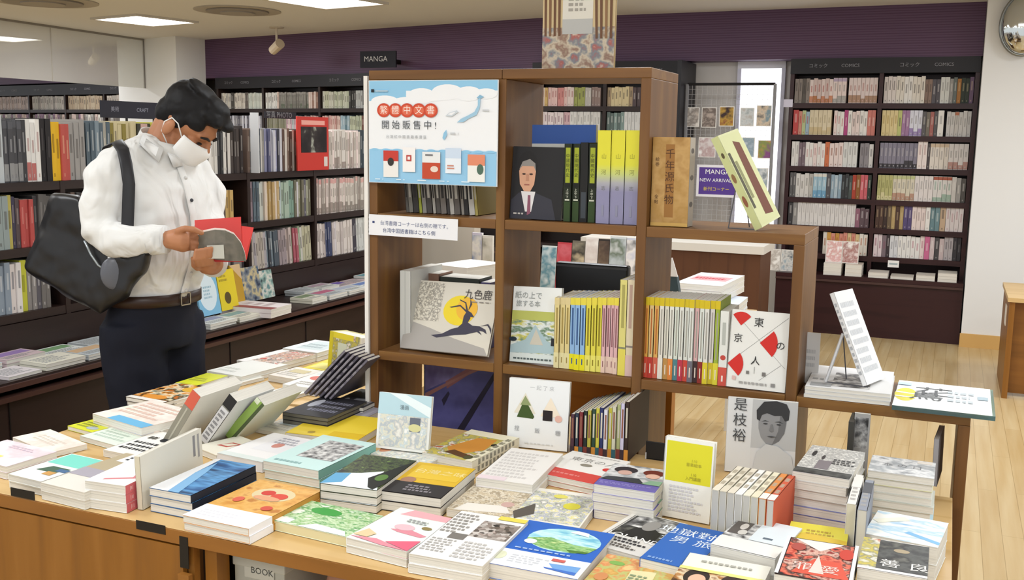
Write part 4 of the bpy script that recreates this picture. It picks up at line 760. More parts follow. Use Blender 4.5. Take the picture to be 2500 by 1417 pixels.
face3('square white book with red fans and diagonal lines, beside the right post', (1774, 949), (1918, 966), (1783, 760), .012, .012, .035, .014, '#e7e7e2', [ln(.06, .95, .97, .30), ln(.97, .95, .0, .30), ln(.55, .12, .9, .34), sect(.18, .80, .22, .75, 2.3), sect(.52, .60, .30, -.75, .75), sect(.0, .30, .27, -.75, .75), ('t', '東', .48, .85, .13, INK), ('t', '京', .15, .63, .12, INK), ('t', 'の', .87, .58, .12, INK), ('t', '人', .47, .36, .12, INK), ('r', .462, .2, .468, .29, LNC), ('r', .33, .19, .38, .23, '#77736f'), ('r', .6, .18, .66, .23, '#77736f'), ('l', .22, .05, .72, .1, 1, '#a3a19e'), ('r', .76, .055, .83, .1, '#8a8886'), ('r', .1, .1, .16, .15, '#d9b5b0')], name='book', hard=True, zb=V2, xr=(.818, 1.1835))
# on top of the middle step
face3('golden brown boxed book standing on the middle step of the bookcase', (1581, 552), (1671, 556), (1586, 336), .03, .03, .032, .055, '#a87f3a', [('r', 0, 0, 1, 1, '@gold'), ('r', .36, .1, .60, .92, '#9a6c34'), ('t', '千年源氏物', .48, .55, .115, '#4d2f16', True), ('t', '絵巻', .14, .72, .05, '#54341a', True), ('t', '全帖', .14, .3, .05, '#54341a', True), ('r', 0, 0, 1, .04, '#c9a35a')], sp='R', spine=[('r', 0, 0, 1, 1, '#b9b1a6'), ('e', .5, .85, .3, .03, '#5d5650'), ('e', .5, .55, .3, .03, '#6a635c'), ('e', .5, .25, .3, .03, '#5d5650')], name='boxed_book', zb=V1, xr=(.8175, 1.2))
face3('pale green picture board leaning on a wire easel on the middle step', (1860, 560), (1905, 533), (1757, 334), .03, .15, .03, .02, '#d3d6a8', [('r', .02, .02, .98, .98, '#cfd2a0'), ('p', [(.42, .10), (.80, .08), (.78, .86), (.5, .90)], '#6d3a26'), ('r', .2, .3, .3, .7, '#8a8a60'), ('r', .06, .2, .16, .8, '#4d4a38')], name='picture_board', cat='board', hard=True, zb=V1, spine=[('r', 0, 0, 1, 1, '#c6cc94'), ('e', .5, .8, .2, .03, '#5a5038'), ('e', .5, .55, .25, .05, '#8a6a48'), ('e', .5, .3, .25, .06, '#8d5a42')])
eas = empty('wire_easel', T(0, 0, 0), label='thin wire easel holding the pale green board', cat='easel')
for (p, q, y0, y1) in (((1808, 400), (1778, 556), .08, .05), ((1808, 400), (1830, 545), .08, .12)): MB().tube([at(*p, y=y0), Vector((at(*q, y=y1).x, y1, V1+.002))], .0015, '#55555a', 6).build('easel_leg', eas)
MB().tube([Vector((at(1778, 556, y=.05).x, .05, V1+.003)), Vector((at(1850, 556, y=.04).x, .04, V1+.003))], .0015, '#55555a', 6).build('foot_wire', eas)
# standing board on the very top
BS = []
for k in range(4): BS += [('p', [(.02+k*.065, 1), (.055+k*.065, 1), (.06+k*.065, .42), (.03+k*.065, .42)], '#6b4a33' if k != 1 else '#7d5b40')]
for k in range(4): BS += [('p', [(.72+k*.07, 1), (.755+k*.07, 1), (.775+k*.065, .38), (.745+k*.065, .38)], '#6b4a33' if k != 2 else '#8a6848')]
face3('striped book cover board standing on the highest shelf top, cut off by the frame', (1323, 159), (1498, 157), (1287, -40), .10, .10, .10, .014, '#cbb68c', [('r', 0, 0, 1, 1, '#cdb88e'), ('r', 0, 0, 1, .52, '@stripes_paint'), ('r', .28, .62, .70, 1, '#d9d6cc'), ('r', .28, .44, .70, .62, '#b5b6b4'), ('l', .36, .70, .62, .95, 4, '#a09c94')]+BS, name='display_book', hard=True, zb=ZT)
# right end of the bookcase: pile, leaning white book, sheet under acrylic
stack('white books under the easel', (1965, 942), (2175, 963), (1983, 890), .0095, 3, '#d9dadb', [('r', .3, .1, .75, .72, '@photo_bw'), ('r', .05, .05, .3, .2, '#9da0a3'), ('l', .05, .3, .25, .42, 1, '#a5a7a9')], label='white book with a grey photo on top of the pile at the bookcase end', zb=V2+.001, spc='#d0d0cf')
face3('thin white book leaning on a wire easel at the low end of the bookcase', (2117, 946), (2160, 928), (2022, 722), .035, .15, .035, .012, '#e2e3e4', [('l', .1, .1, .9, .9, 8, '#c3c6ca')], name='leaning_book', zb=V2+.0297, spine=[('l', .2, .1, .8, .9, 12, '#a9adb2')])
es = empty('wire_easel', T(0, 0, 0), label='thin easel with a white strut holding the leaning white book', cat='easel'); zz = V2+.0305
MB().tube([at(2058, 815, y=.08), Vector((at(2016, 930, y=.06).x, .06, zz))], .004, '#cfd0d2', 6).build('easel_leg', es); MB().tube([at(2058, 812, y=.09), Vector((at(2066, 925, y=.12).x, .12, zz))], .0015, '#5a5a60', 6).build('easel_leg', es)
MB().tube([Vector((at(2016, 930, y=.06).x, .06, zz)), Vector((at(2120, 935, y=.05).x, .05, zz))], .0015, '#5a5a60', 6).build('foot_wire', es)
a, b_, c_ = (at(*p, z=V2+.014) for p in ((2178, 987), (2431, 1015), (2179, 925))); x, y, z = basis(a, b_-a, c_-a); W_, H_ = (b_-a).length, (c_-a).dot(y)
ac = empty('acrylic_display', frame((a.x, a.y, V2+.0006), x, y, z), label='clear acrylic sheet over a printed paper, overhanging the low end of the bookcase', cat='display')
acm = bpy.data.materials.new('acrylic'); acm.use_nodes = True; bb = acm.node_tree.nodes['Principled BSDF']; bb.inputs['Base Color'].default_value = lin('#a9d3d6'); bb.inputs['Transmission Weight'].default_value = .85; bb.inputs['Roughness'].default_value = .05; bb.inputs['IOR'].default_value = 1.3
MB().box(0, 0, 0, W_, H_, .0105, acm).build('acrylic_sheet', ac)
b = MB().box(.0, .0, .0108, W_*.97, H_, .0114, '#eef1f2'); draw(b, [('e', .11, .45, .12, .25, '#d8cf4e'), ('p', [(0, .55), (.22, .5), (.22, .47), (0, .5)], '#eef1f2'), ('p', [(0, .38), (.22, .36), (.22, .33), (0, .34)], '#eef1f2'), ('t', '花', .40, .62, .34, '#55585c'), ('t', '鳥', .33, .42, .3, '#55585c'), ('l', .55, .3, .85, .75, 3, '#b5bec3'), ('r', .86, .5, .97, .62, '#9db0ba'), ('r', .0, .8, .15, .9, '#b9d3e4')], W_*.97, H_, T(0, 0, .0114)); b.build('printed_paper', ac)
q = at(1956, 895, y=.16); q2 = at(2004, 815, y=.16)
book('white card standing behind the last post, above the pile of white books', frame((q.x, .16, V2+.001), (1, 0, 0), (0, 0, 1), (0, -1, 0)), q2.x-q.x, q2.z-V2, .006, '#e3e3e2', [('l', .15, .3, .8, .7, 3, '#c3c4c5')], name='card', cat='card')
# low middle opening: tall picture books, spines out
lowc = ['#4d3340', '#2f3a4a', '#7a2f34', '#26302f', '#b5ad4a', '#2f4a3c', '#c9c24a', '#2c3566', '#d6d6e0', '#b8b03c', '#c9c9b4', '#a9b07a', '#c6c2dc', '#33241f']
lown = ['plum', 'slate', 'wine red', 'green-black', 'olive', 'forest green', 'lemon', 'navy', 'lilac white', 'mustard', 'ivory', 'sage', 'lavender', 'dark brown']
spines([(1, lowc[i], [('r', .3, .4, .7, .9, '#c9c4b4' if i % 2 else '#8a5a4a'), ('r', 0, 0, 1, .2, ['#3a2c34', '#c98a3a', '#2f5a66', '#7d3a34'][i % 4])], 1010-i*2.2 if i < 8 else 1000-(i-8)*4, 'tall %s picture book spine in the low middle opening' % lown[i]) for i in range(14)], 1391, 1532, 1118, 1130, -.11, TZ, .19, 'picture book spines in the low middle opening', name='picture_book')
q = at(1577, 1078, y=-.06); q2 = at(1632, 1140, y=-.06)
be = empty('bookend', T(q.x, -.06, TZ+.001), label='black bookend at the foot of the third post', cat='bookend')
MB().box(0, 0, 0, q2.x-q.x, .004, q.z-TZ, C('#1b1b1d', .4)).build('upright_plate', be, bevel=.001); MB().box(0, 0, 0, q2.x-q.x, .1, .002, C('#1b1b1d', .4)).build('base_plate', be); MB().box(0, -.002, 0, .003, -.0005, q.z-TZ-.03, '#b9b9bb').build('bright_edge', be)
# ---------------------------------------------------------------- books on the front table
CV = lambda *a: list(a)
tx = lambda n=3, u0=.1, v0=.1, u1=.9, v1=.35, c='#8d8b88': ('l', u0, v0, u1, v1, n, c)
# front row, left to right
stack('lilac and pink book', (-107, 1108), (15, 1140), (-10, 1067), .016, 2, '#e6dbe4', [('r', 0, .0, 1, 1, '@lilac_art'), ('r', .0, .0, .6, .35, '#e9e27a'), tx(2, .3, .7, .8, .85, '#c9b9c6')], label='lilac and pink book with a yellow corner at the left end of the table')
stack('pale peach book', (31, 1068), (120, 1106), (106, 1042), .014, 1, '#efe6dd', [('r', 0, 0, 1, 1, '@pastel_art'), tx(3, .2, .3, .8, .7, '#d3c9bd')], label='pale peach book behind the lilac and pink one')
stack('white book with a turquoise top', (20, 1157), (100, 1176), (140, 1100), .017, 2, '#eceeea', [('r', .05, .58, 1, .98, '#7fd6c6'), ('p', [(.25, .3), (.4, .5), (.95, .5), (.8, .3)], '#4f6a58'), ('r', .7, .36, 1, .46, '#4f6f95'), ('r', .6, .2, .85, .32, '#c99a5a')], label='white book with a turquoise top half at the left front corner')
stack('beige and white paperback', (99, 1178), (206, 1203), (252, 1093), .020, 2, '#dedad2', [('r', 0, .35, 1, .98, '#b5a88c'), ('r', 0, .3, .6, .5, '#a9a5b0'), ('r', .2, .75, 1, 1, '#e9e9e6'), ('l', .3, .8, .9, .97, 3, '#2c3038')], label='beige and white paperback between the turquoise one and the red lettered one')
stack('white book with red spines', (206, 1173), (306, 1187), (312, 1108), .0205, 3, '#ecebea', [('p', [(.3, .1), (.9, .25), (.75, .55), (.95, .75), (.9, .78), (.65, .55), (.8, .28), (.3, .14)], '#d98a90'), tx(4, .2, .75, .9, .95, '#a9a5a8')], label='white book with a red line drawing, its red printed spines facing right', sp='R', spine=[('r', 0, 0, 1, .3, '#c9656a'), ('t', '三', .5, .1, .06, '#f0e4e2')], spc='#e9dcda', obi=None)
stand('cream book standing on edge between the front piles', (349, 1247), (497, 1165), (327, 1119), .013, '#ddd9cc', [tx(4, .72, .62, .80, .94, '#77757a'), ('r', .85, .5, .89, .92, '#8d8b8c'), ('r', 0, 0, 1, 1, '#dcd8cb'), ('r', .84, .5, .88, .92, '#8a888a'), ('r', .92, .45, .95, .92, '#9d9b9b')], spc='#cfc9b4', lean=.03)
stack('blue and white photo book', (364, 1191), (466, 1210), (512, 1118), .018, 3, '#2c5f96', [('r', 0, 0, 1, 1, '@blue_dark'), ('p', [(0, 0), (.45, 0), (.2, .55), (.12, 1), (0, 1)], '#e4e6e9'), ('p', [(.45, 0), (.7, 0), (.4, .6), (.2, .9), (.2, .55)], '#7fb0d8')], label='blue night photo book with a white fading side, spine to the right', sp='R', spc='#1c2230')
stack('orange illustrated book', (446, 1258), (607, 1292), (607, 1166), .016, 2, '#c98a35', [('r', 0, 0, 1, 1, '@orange_art'), ('e', .55, .72, .3, .16, '#d9c9a0'), ('e', .45, .74, .1, .06, '#c93f34'), ('e', .66, .7, .12, .07, '#d24a3a'), ('e', .55, .62, .2, .05, '#d9a07a'), ('e', .25, .5, .07, .06, '#d2604a'), ('e', .78, .42, .08, .05, '#c9503e')], label='orange illustrated book with a white paper band near the table front', obi=(.0, .30, '#eeeef2', [('l', .1, .2, .7, .7, 3, '#d9dae0')]), spc='#c08a3a', sp='R')
stack('green landscape book', (662, 1270), (846, 1312), (757, 1222), .021, 1, '#dfe8d2', [('r', 0, 0, 1, 1, '@green_art'), ('e', .38, .7, .2, .14, '#3f9a44'), ('r', .02, .02, .22, .2, '#f0f2ec'), ('p', [(.35, .0), (.98, .0), (.9, .16), (.5, .2)], '#eef0f2')], label='green watercolour landscape book lying open to view on the front edge', pages=C('#d8cfa4'))
stack('pink and mint book', (845, 1312), (993, 1348), (955, 1234), .016, 2, '#e9ecea', [('r', 0, 0, 1, 1, '#e3ebe6'), ('p', [(.15, .82), (1, .86), (1, 1), (.25, 1)], '#e9a9b0'), ('p', [(.35, .42), (.6, .5), (.95, .42), (.9, .36), (.5, .38)], '#d68a98'), ('e', .5, .52, .16, .08, '#eab9c2'), ('e', .8, .6, .08, .04, '#8a7a4a'), ('p', [(.0, .06), (.4, .12), (.98, .0), (.6, .0)], '#e08a98'), ('p', [(.55, .1), (.98, .28), (1, .0)], '#d9607a'), ('p', [(.02, .1), (.1, .3), (.3, .22), (.25, .1)], '#eac49a'), tx(2, .4, .65, .75, .75, '#9a9a9a')], label='pink and mint patterned book right of the green landscape')
stack('white newsprint-style book', (998, 1351), (1178, 1383), (1133, 1248), .019, 2, '#eceae8', [('r', .45, .5, .98, .86, '@photo_crowd'), ('r', .22, .40, .45, .52, '#77736f'), tx(6, .05, .1, .4, .38, '#a8a6a3'), tx(7, .03, .5, .38, .95, '#97948f'), ('l', .5, .05, .95, .4, 6, '#bdbbb8'), ('r', .6, .92, 1, 1.0, '#e2d45a')], label='white book with group photos and small print on the front edge')
stack('blue lake book', (1180, 1372), (1409, 1415), (1287, 1269), .03, 1, '#2f63bd', [('r', 0, 0, 1, 1, '#2f66c2'), ('e', .56, .68, .40, .25, '@lake_sky'), ('p', [(.17, .62), (.4, .70), (.7, .62), (.95, .62), (.9, .5), (.75, .45), (.4, .46), (.2, .54)], '@lake_green'), ('p', [(.66, .5), (.9, .52), (.88, .48), (.72, .455)], '#4f7a35'), ('e', .24, .55, .07, .05, '#e6efe9'), ('p', [(.55, .86), (.62, .92), (.75, .90), (.78, .82), (.68, .84)], '#eef3f6'), ('l', .15, .36, .8, .4, 1, '#a9c2e6')], label='bright blue picture book of a green lake with a white paper band', obi=(0, .33, '#eceff4', [('l', .2, .25, .62, .75, 4, '#c3c6cc'), ('e', .08, .55, .07, .25, '#d9dcc0'), ('p', [(.62, .55), (.95, .62), (.95, .2), (.7, .3)], '#6fa0d8'), ('p', [(.6, .3), (.95, .28), (.95, .12), (.62, .24)], '#3f6fc4'), ('r', .62, .7, .76, .85, '#c9605a')]))
stack('black and white portrait paperback', (1432, 1324), (1563, 1360), (1492, 1234), .02, 1, '#d6d4d0', [('r', .1, .36, .98, .98, '@dark_art'), ('r', .15, .62, .95, .96, '@photo_bw'), ('p', [(.25, .36), (.9, .36), (.85, .58), (.6, .7), (.35, .6)], '#1c1c1d'), ('e', .55, .72, .14, .14, '#8f8d8b'), ('t', 'ROLAND', .52, .34, .145, '#f0f0ee'), ('l', .1, .18, .95, .3, 2, '#35343a'), ('l', .1, .06, .9, .16, 2, '#5a5450'), ('r', .0, 0, .08, 1, '#dcdad4')], label='black and white portrait paperback lettered ROLAND')
stack('blue paperback', (1562, 1362), (1690, 1392), (1606, 1266), .02, 2, '#2f63b5', [('r', 0, 0, 1, 1, '#2f66b9'), ('t', '地獄對歌', .52, .78, .19, '#e3ecf6'), ('t', '男 旅', .55, .58, .18, '#d6e2f2'), ('l', .1, .03, .6, .1, 1, '#7fa3d8')], label='solid blue paperback with white brush lettering')
stack('tan illustrated map book', (1405, 1440), (1610, 1482), (1464, 1349), .022, 1, '#c99a50', [('r', 0, 0, 1, 1, '@map_art'), ('p', [(.45, .25), (.75, .3), (.72, .75), (.42, .7)], '#ddd6a8'), ('e', .2, .8, .1, .05, '#7fae5a'), ('e', .6, .9, .12, .05, '#d97a52'), ('e', .85, .5, .08, .1, '#c9b04a'), ('e', .15, .4, .08, .1, '#c98a5a'), ('l', .45, .4, .7, .6, 3, '#8a9a7a')], label='tan book of a playful illustrated map, cut by the bottom edge')
stack('white book with two women', (1622, 1440), (1838, 1482), (1677, 1348), .026, 2, '#e9e8de', [('r', 0, .0, 1, .58, '@photo_warm'), ('e', .25, .42, .15, .2, '#2d2220'), ('e', .27, .36, .1, .13, '#e0b298'), ('e', .70, .42, .17, .2, '#3a2824'), ('e', .68, .35, .11, .14, '#e4b8a0'), ('r', 0, .56, 1, .63, '#e2de8a'), ('l', .2, .78, .85, .86, 1, '#a8a8a0')], label='white book with a photo of two women, cut by the bottom edge')
stack('red and black crime book', (1890, 1400), (2080, 1432), (1924, 1310), .032, 3, '#2b1a1b', [('r', .06, .02, .94, .98, '@red_art'), ('p', [(.12, .98), (.5, .98), (.8, .98), (.5, .72)], '#e4dcda'), ('p', [(.2, .1), (.45, .5), (.8, .5), (.95, .1)], '#d2523c'), ('p', [(.42, .15), (.5, .6), (.62, .15)], '#e6cfc6'), ('t', '罪 愛', .5, .26, .2, '#e8d0c8'), ('e', .2, .75, .1, .1, '#a84a40'), ('e', .86, .72, .1, .14, '#c23a2a'), ('r', 0, 0, .05, 1, '#e4e3e4'), ('r', .95, 0, 1, 1, '#dddcdc')], label='black book with red faces in the bottom right corner', spc='#dcdad8')
stack('charcoal book with pale lettering', (2092, 1386), (2264, 1415), (2103, 1310), .032, 3, '#e6e5e4', [('r', 0, .0, .26, 1, '@lantern'), ('r', .26, .06, 1, .98, '@dark_art'), ('e', .6, .7, .12, .06, '#a89a80'), ('t', '善 良', .66, .25, .24, '#e9e8e4'), ('r', 0, 0, 1, .06, '#e9e9e8')], label='charcoal book with large pale lettering in the bottom right corner', sp='R', spine=[('r', .4, 0, .8, 1, '#c6c84a'), ('r', 0, 0, .3, 1, '#5d4a6a')], spc='#4a3f3a')
# second row
stack('teal-edged pale blue book', (642, 1125), (778, 1150), (747, 1055), .0215, 2, '#c9e4e2', [('r', 0, 0, 1, 1, '#c6e4e2'), ('r', .28, .28, .93, .86, '@silver_art'), ('r', .28, .28, .93, .86, '@photo_bw2'), ('l', .1, .06, .6, .14, 1, '#8fb5b5')], label='pale blue book with a grey framed picture in the middle of the table', sp='R', spc='#7fb3aa')
stack('green and black tree book', (781, 1180), (920, 1198), (872, 1108), .0175, 3, '#2a331e', [('r', .0, .0, 1, 1, '@tree_art'), ('p', [(0, 0), (1, 0), (.85, .25), (.72, .55), (.4, .42), (0, .34)], '#e3edf2'), ('p', [(0, .0), (.0, .34), (.25, .38), (.3, .1)], '#5fa4cf'), ('p', [(.62, .3), (.85, .7), (1, .95), (1, .2), (.92, .0), (.8, .05)], '#141611'), ('e', .82, .35, .1, .1, '#557a35')], label='dark green tree photo book with a white and blue lower part')
stack('yellow and black book', (928, 1198), (1076, 1218), (1028, 1129), .0215, 2, '#2b2829', [('r', 0, .36, 1, 1, '#d9b22c'), ('r', .1, .5, .95, .92, '#e0bd3a'), ('t', '台灣之味', .55, .72, .15, '#efe0a0'), ('e', .2, .4, .12, .1, '#a57a62'), ('r', 0, 0, 1, .34, '#2d2a2c'), ('l', .3, .08, .8, .28, 3, '#8d888e')], label='yellow and black book lying in front of the cream animal book')
stack('cream animal book', (1030, 1104), (1153, 1128), (1114, 1042), .018, 2, '#e4dfc6', [('r', 0, .0, .85, .82, '@lantern'), ('p', [(.2, .3), (.4, .75), (.75, .78), (.85, .4), (.6, .15), (.35, .18)], '#c98a3a'), ('p', [(.3, .14), (.8, .05), (.85, .15), (.4, .25)], '#5a3a1e'), ('e', .85, .6, .05, .04, '#2a241c'), ('e', .82, .1, .08, .06, '#4a4a2a'), ('l', .88, .1, .98, .9, 6, '#8d8a78')], label='cream book with a brown animal picture, right of the small standing comic', sp='R', spine=[('l', .1, .1, .9, .9, 10, '#77756a')], spc='#e0dcc8')
stack('pale book with faint print', (1162, 1166), (1300, 1184), (1238, 1092), .02, 2, '#e9e7e4', [tx(9, .08, .1, .85, .9, '#d0cdcb'), ('r', .0, 0, .5, .1, '#e6d6dc')], label='near-white book with faint print in front of the rice ball book')
stack('white book with a red band', (1302, 1152), (1450, 1183), (1375, 1096), .013, 2, '#ecebe8', [('t', '東京の人', .55, .72, .16, '#8a8886'), ('e', .52, .56, .1, .05, '#8f8a7e'), ('e', .88, .54, .07, .06, '#d23c3a'), ('l', .25, .9, .9, .96, 1, '#c9c7c4')], label='white book with a red paper band and a red dot', obi=(.0, .3, '#d24a45', [('l', .05, .35, .95, .6, 1, '#e08a84')]), group='pile of the white book with a red band')
stack('four-portrait book', (1450, 1182), (1598, 1204), (1508, 1132), .019, 4, '#d9d8da', [('r', .0, .2, 1, 1, '@silver_art'), ('e', .28, .76, .2, .14, '#2f2b33'), ('e', .30, .64, .12, .1, '#caa69a'), ('e', .76, .76, .18, .13, '#6a2a1e'), ('e', .78, .62, .12, .1, '#d9b09c'), ('p', [(.0, .25), (.1, .4), (.6, .45), (.75, .25)], '#3a4048'), ('p', [(.7, .25), (.8, .42), (1, .44), (1, .25)], '#8db49a')], label='book with cartoonish portraits and a violet paper band', obi=(.0, .26, '#6a62ac', [('l', .05, .3, .95, .7, 2, '#8f88c6')]))
stack('beige floral book', (1090, 1242), (1245, 1264), (1160, 1172), .018, 1, '#d8ccb4', [('r', 0, 0, 1, 1, '@beige_art'), ('p', [(.1, .0), (.95, .1), (.8, .3), (.2, .25)], '#e6e2da'), ('e', .8, .35, .1, .08, '#caa8a0')], label='beige floral patterned book behind the newsprint-style one')
stack('white book with yellow flowers', (1237, 1264), (1415, 1289), (1307, 1190), .018, 1, '#eceae2', [('r', .04, .04, .98, .9, '@flowers'), ('p', [(.0, .2), (.2, .5), (.3, .2), (.1, .0)], '#5a544e'), ('e', .7, .55, .12, .1, '#d9d24a'), ('e', .45, .8, .1, .06, '#dfd86a')], label='white book scattered with yellow flowers and small figures')
# third row towards the bookcase
stack('cream book with a red square', (473, 1090), (528, 1112), (540, 1048), .016, 1, '#ece6cf', [('r', 0, 0, 1, 1, '#ebe7d8'), ('p', [(.3, .35), (.62, .4), (.75, .7), (.42, .66)], '#c05a52'), ('p', [(.36, .42), (.58, .45), (.68, .64), (.46, .61)], '#efe9d8')], label='cream book with a red square outline behind the standing cream book', wmax=.13)
stack('white illustrated box', (530, 1107), (640, 1130), (640, 1051), .026, 1, '#ecebec', [('r', .3, .35, .95, .95, '#e6e6ea'), ('e', .6, .6, .1, .1, '#c98a80'), tx(3, .4, .65, .9, .9, '#a9a9b4'), ('r', .0, .0, 1, .12, '#d9e2e0')], label='white slipcased book with tiny pictures left of the pale blue book', pages=C('#dcdcdf'))
stack('bright yellow book', (697, 1056), (872, 1076), (785, 1006), .02, 1, '#ecd12e', [('r', 0, 0, 1, 1, '#efd43a'), ('r', .55, .05, 1, .25, '#e4c020'), ('e', .3, .12, .05, .05, '#b59a2c')], label='bright yellow book lying left of the small standing comic')
stack('white magazine under the small comic', (905, 1108), (1046, 1134), (945, 1072), .012, 2, '#e3ded4', [('r', 0, 0, 1, 1, '@comic_art'), ('e', .08, .5, .1, .3, '#c98a68')], label='low white book under the standing comic')
stand('small comic standing in a clear sleeve by the left low opening', (917, 1096), (1045, 1111), (943, 961), .012, '#dfe6e6', [('r', 0, 0, 1, 1, '#e4e5e0'), ('r', 0, .62, 1, 1, '#b9d6de'), ('p', [(.2, 1), (1, .62), (1, .8), (.5, 1)], '#e6f0f2'), ('r', .05, .05, .95, .62, '@comic_art'), ('r', .62, .35, .82, .6, '#6a6f7c'), ('e', .72, .42, .12, .07, '#d6d29a'), ('t', '漫画', .5, .76, .09, '#77858c')], zb=TZ+.026, lean=.18, name='comic_book', cat='comic book')
ONI = [('r', 0, 0, 1, 1, '#eaedee'), ('t', '一 起 了 來', .55, .88, .075, '#b5b7ba'), ('p', [(.10, .50), (.28, .80), (.46, .50)], '#e2ddcc'), ('p', [(.15, .44), (.27, .72), (.44, .46), (.42, .43)], '#3f5526'), ('p', [(.2, .62), (.28, .76), (.38, .62)], '#8d9a6a'), ('p', [(.54, .48), (.70, .76), (.88, .48)], '#efe3cf'), ('r', .58, .42, .74, .57, '#221a1c'), ('e', .84, .46, .06, .05, '#e0b4a6'), ('t', '捏', .16, .27, .08, '#9da0a4'), ('t', '飯', .50, .26, .08, '#9da0a4'), ('t', '糰', .84, .25, .08, '#9da0a4'), ('l', .3, .06, .8, .09, 1, '#d3d6d8')]
stand('white book with two rice balls standing by the second post', (1237, 1091), (1384, 1106), (1251, 925), .016, '#eaedee', ONI, lean=.1)
stand('tall white book with a grey portrait photo, half hidden at the last low opening', (1768, 1152), (1938, 1170), (1779, 972), .016, '#d6d8d9', [('r', .36, .05, 1, 1, '#b9bbbc'), ('r', .36, .05, 1, .35, '#d3d4d5'), ('e', .66, .82, .22, .16, '#3a3b3d'), ('p', [(.45, .80), (.46, .62), (.50, .50), (.58, .42), (.66, .41), (.76, .47), (.83, .58), (.85, .72), (.84, .84), (.66, .9)], '#8d8e90'), ('p', [(.66, .41), (.76, .47), (.83, .58), (.85, .72), (.84, .84), (.76, .82), (.74, .6), (.7, .5)], '#6c6d6f'), ('p', [(.42, .86), (.43, .74), (.47, .72), (.50, .80), (.57, .83), (.68, .80), (.78, .81), (.83, .74), (.88, .76), (.89, .88), (.84, .97), (.7, 1), (.52, .98)], '#333436'), ('p', [(.49, .715), (.55, .735), (.61, .72), (.55, .722)], '#3a3b3d'), ('p', [(.68, .72), (.75, .735), (.81, .71), (.75, .72)], '#3a3b3d'), ('e', .555, .69, .032, .010, '#3f4042'), ('e', .745, .69, .032, .010, '#3f4042'), ('p', [(.635, .69), (.655, .69), (.675, .60), (.645, .585), (.615, .60)], '#77787a'), ('p', [(.58, .525), (.65, .535), (.72, .525), (.65, .51)], '#4d4e50'), ('p', [(.4, .05), (.45, .3), (.58, .42), (.75, .4), (.95, .28), (1, .05)], '#c6c8c9'), ('t', '是枝裕', .19, .70, .185, '#3f4246', True)], lean=.08)
stand('tall white and yellow book standing among the piles', (1612, 1261), (1731, 1284), (1636, 1069), .02, '#e9e8e2', [('r', .05, .46, .97, .96, '#d9d22c'), ('t', '110', .62, .74, .05, '#a39a2c'), ('t', '音楽絵本', .62, .69, .05, '#a39a2c'), ('t', '110', .62, .57, .05, '#a39a2c'), ('t', '入門講座', .62, .52, .05, '#a39a2c'), tx(8, .15, .08, .85, .42, '#cdccd2')], lean=.08, hard=True, name='book')
# tray of small books standing spine up
tr = [('#e2dccb', 'cream'), ('#d9d2bf', 'ivory'), ('#ddd6c6', 'pale beige'), ('#ecebe8', 'white'), ('#e3decd', 'buff'), ('#e0dac0', 'straw'), ('#d98a45', 'orange'), ('#c9593a', 'red-orange')]
pa, pb = at(1738, 1196, z=TZ+.12), at(1892, 1224, z=TZ+.12); xx = (pb-pa).normalized(); yy = Vector((-xx.y, xx.x, 0)); tw = (pb-pa).length/8
for i, (c, n) in enumerate(tr):
    book('%s small book standing spine up in the row beside the yellow and white book' % n, frame(pa+xx*(tw*i)-Vector((0, 0, .12)), (0, 0, -1), yy, xx) @ T(-.12, 0, 0), .12, .175, tw-.0015, c, None, [('l', .2, .2, .8, .9, 3, '#b5ac98'), ('r', 0, 0, 1, .2, '#e9e6e0' if i > 5 else c)], group='small books standing spine up', name='small_book', pages=C('#b9b6ae'))
# right corner piles
stack('black and white comic', (1935, 1150), (2074, 1172), (1952, 1082), .0185, 7, '#d5d4d2', [('r', .0, .2, 1, 1, '@newsprint'), ('r', .3, .2, .55, .5, '#7a7378'), ('e', .15, .7, .04, .1, '#2a2a2b'), ('e', .35, .6, .03, .08, '#3a3436'), ('l', .55, .4, .98, .6, 3, '#4a4a4b'), ('r', 0, 0, 1, .16, '@dark_art')], label='black and white comic on the tall pile in front of the low right opening', jit=1, under=['#6f78ba', '#5460ac', '#858dc6', '#cfcecb', '#c4c2bf', '#d3d1ce'])
stack('yellow sleeved book', (1918, 1316), (2066, 1338), (1926, 1272), .03, 2, '#d9ce4e', [('r', 0, 0, 1, 1, '#dcd24a'), ('p', [(.0, .2), (1, .0), (1, .3), (.3, .5)], '#d3b53a'), ('l', .3, .4, .8, .7, 2, '#b59a3a')], label='yellow book between the tall comic pile and the red and black one')
stack('silver grey book', (2119, 1148), (2281, 1170), (2123, 1110), .0157, 7, '#cfd0d1', [('r', 0, 0, 1, 1, '@silver_art'), ('t', '本 の 日', .5, .5, .2, '#77797c'), ('r', .72, .8, .95, .95, '#d9d3cb')], label='silver grey book on the tall pile at the right end of the table', jit=1, under=['#b9d4e0', '#d3d6d0', '#c9ccc4', '#d8dad2', '#cfd0ca', '#d8d8a4'])
for k, (u0, vt, vb, lab, c) in enumerate(((2067, 1228, 1327, 'left one', '#d5cfb9'), (2093, 1243, 1330, 'right one', '#cdc9bb'))):
    p = at(u0, vt, z=TZ+.125)
    book('upright small book wedged between the two right corner piles, %s' % lab, frame((p.x, p.y, TZ+.001), (0, 0, -1), (0, 1, 0), (1, 0, 0)) @ T(-.123, 0, 0), .123, .19, .018, '#e3e1dd' if k == 0 else '#8d93a0', None, [('l', .2, .1, .8, .8, 6, '#a9a7a4'), ('r', 0, .55, 1, .9, '#55585f' if k else '#e3e1dd')], name='small_book', pages=C(c), group='two small books wedged upright')
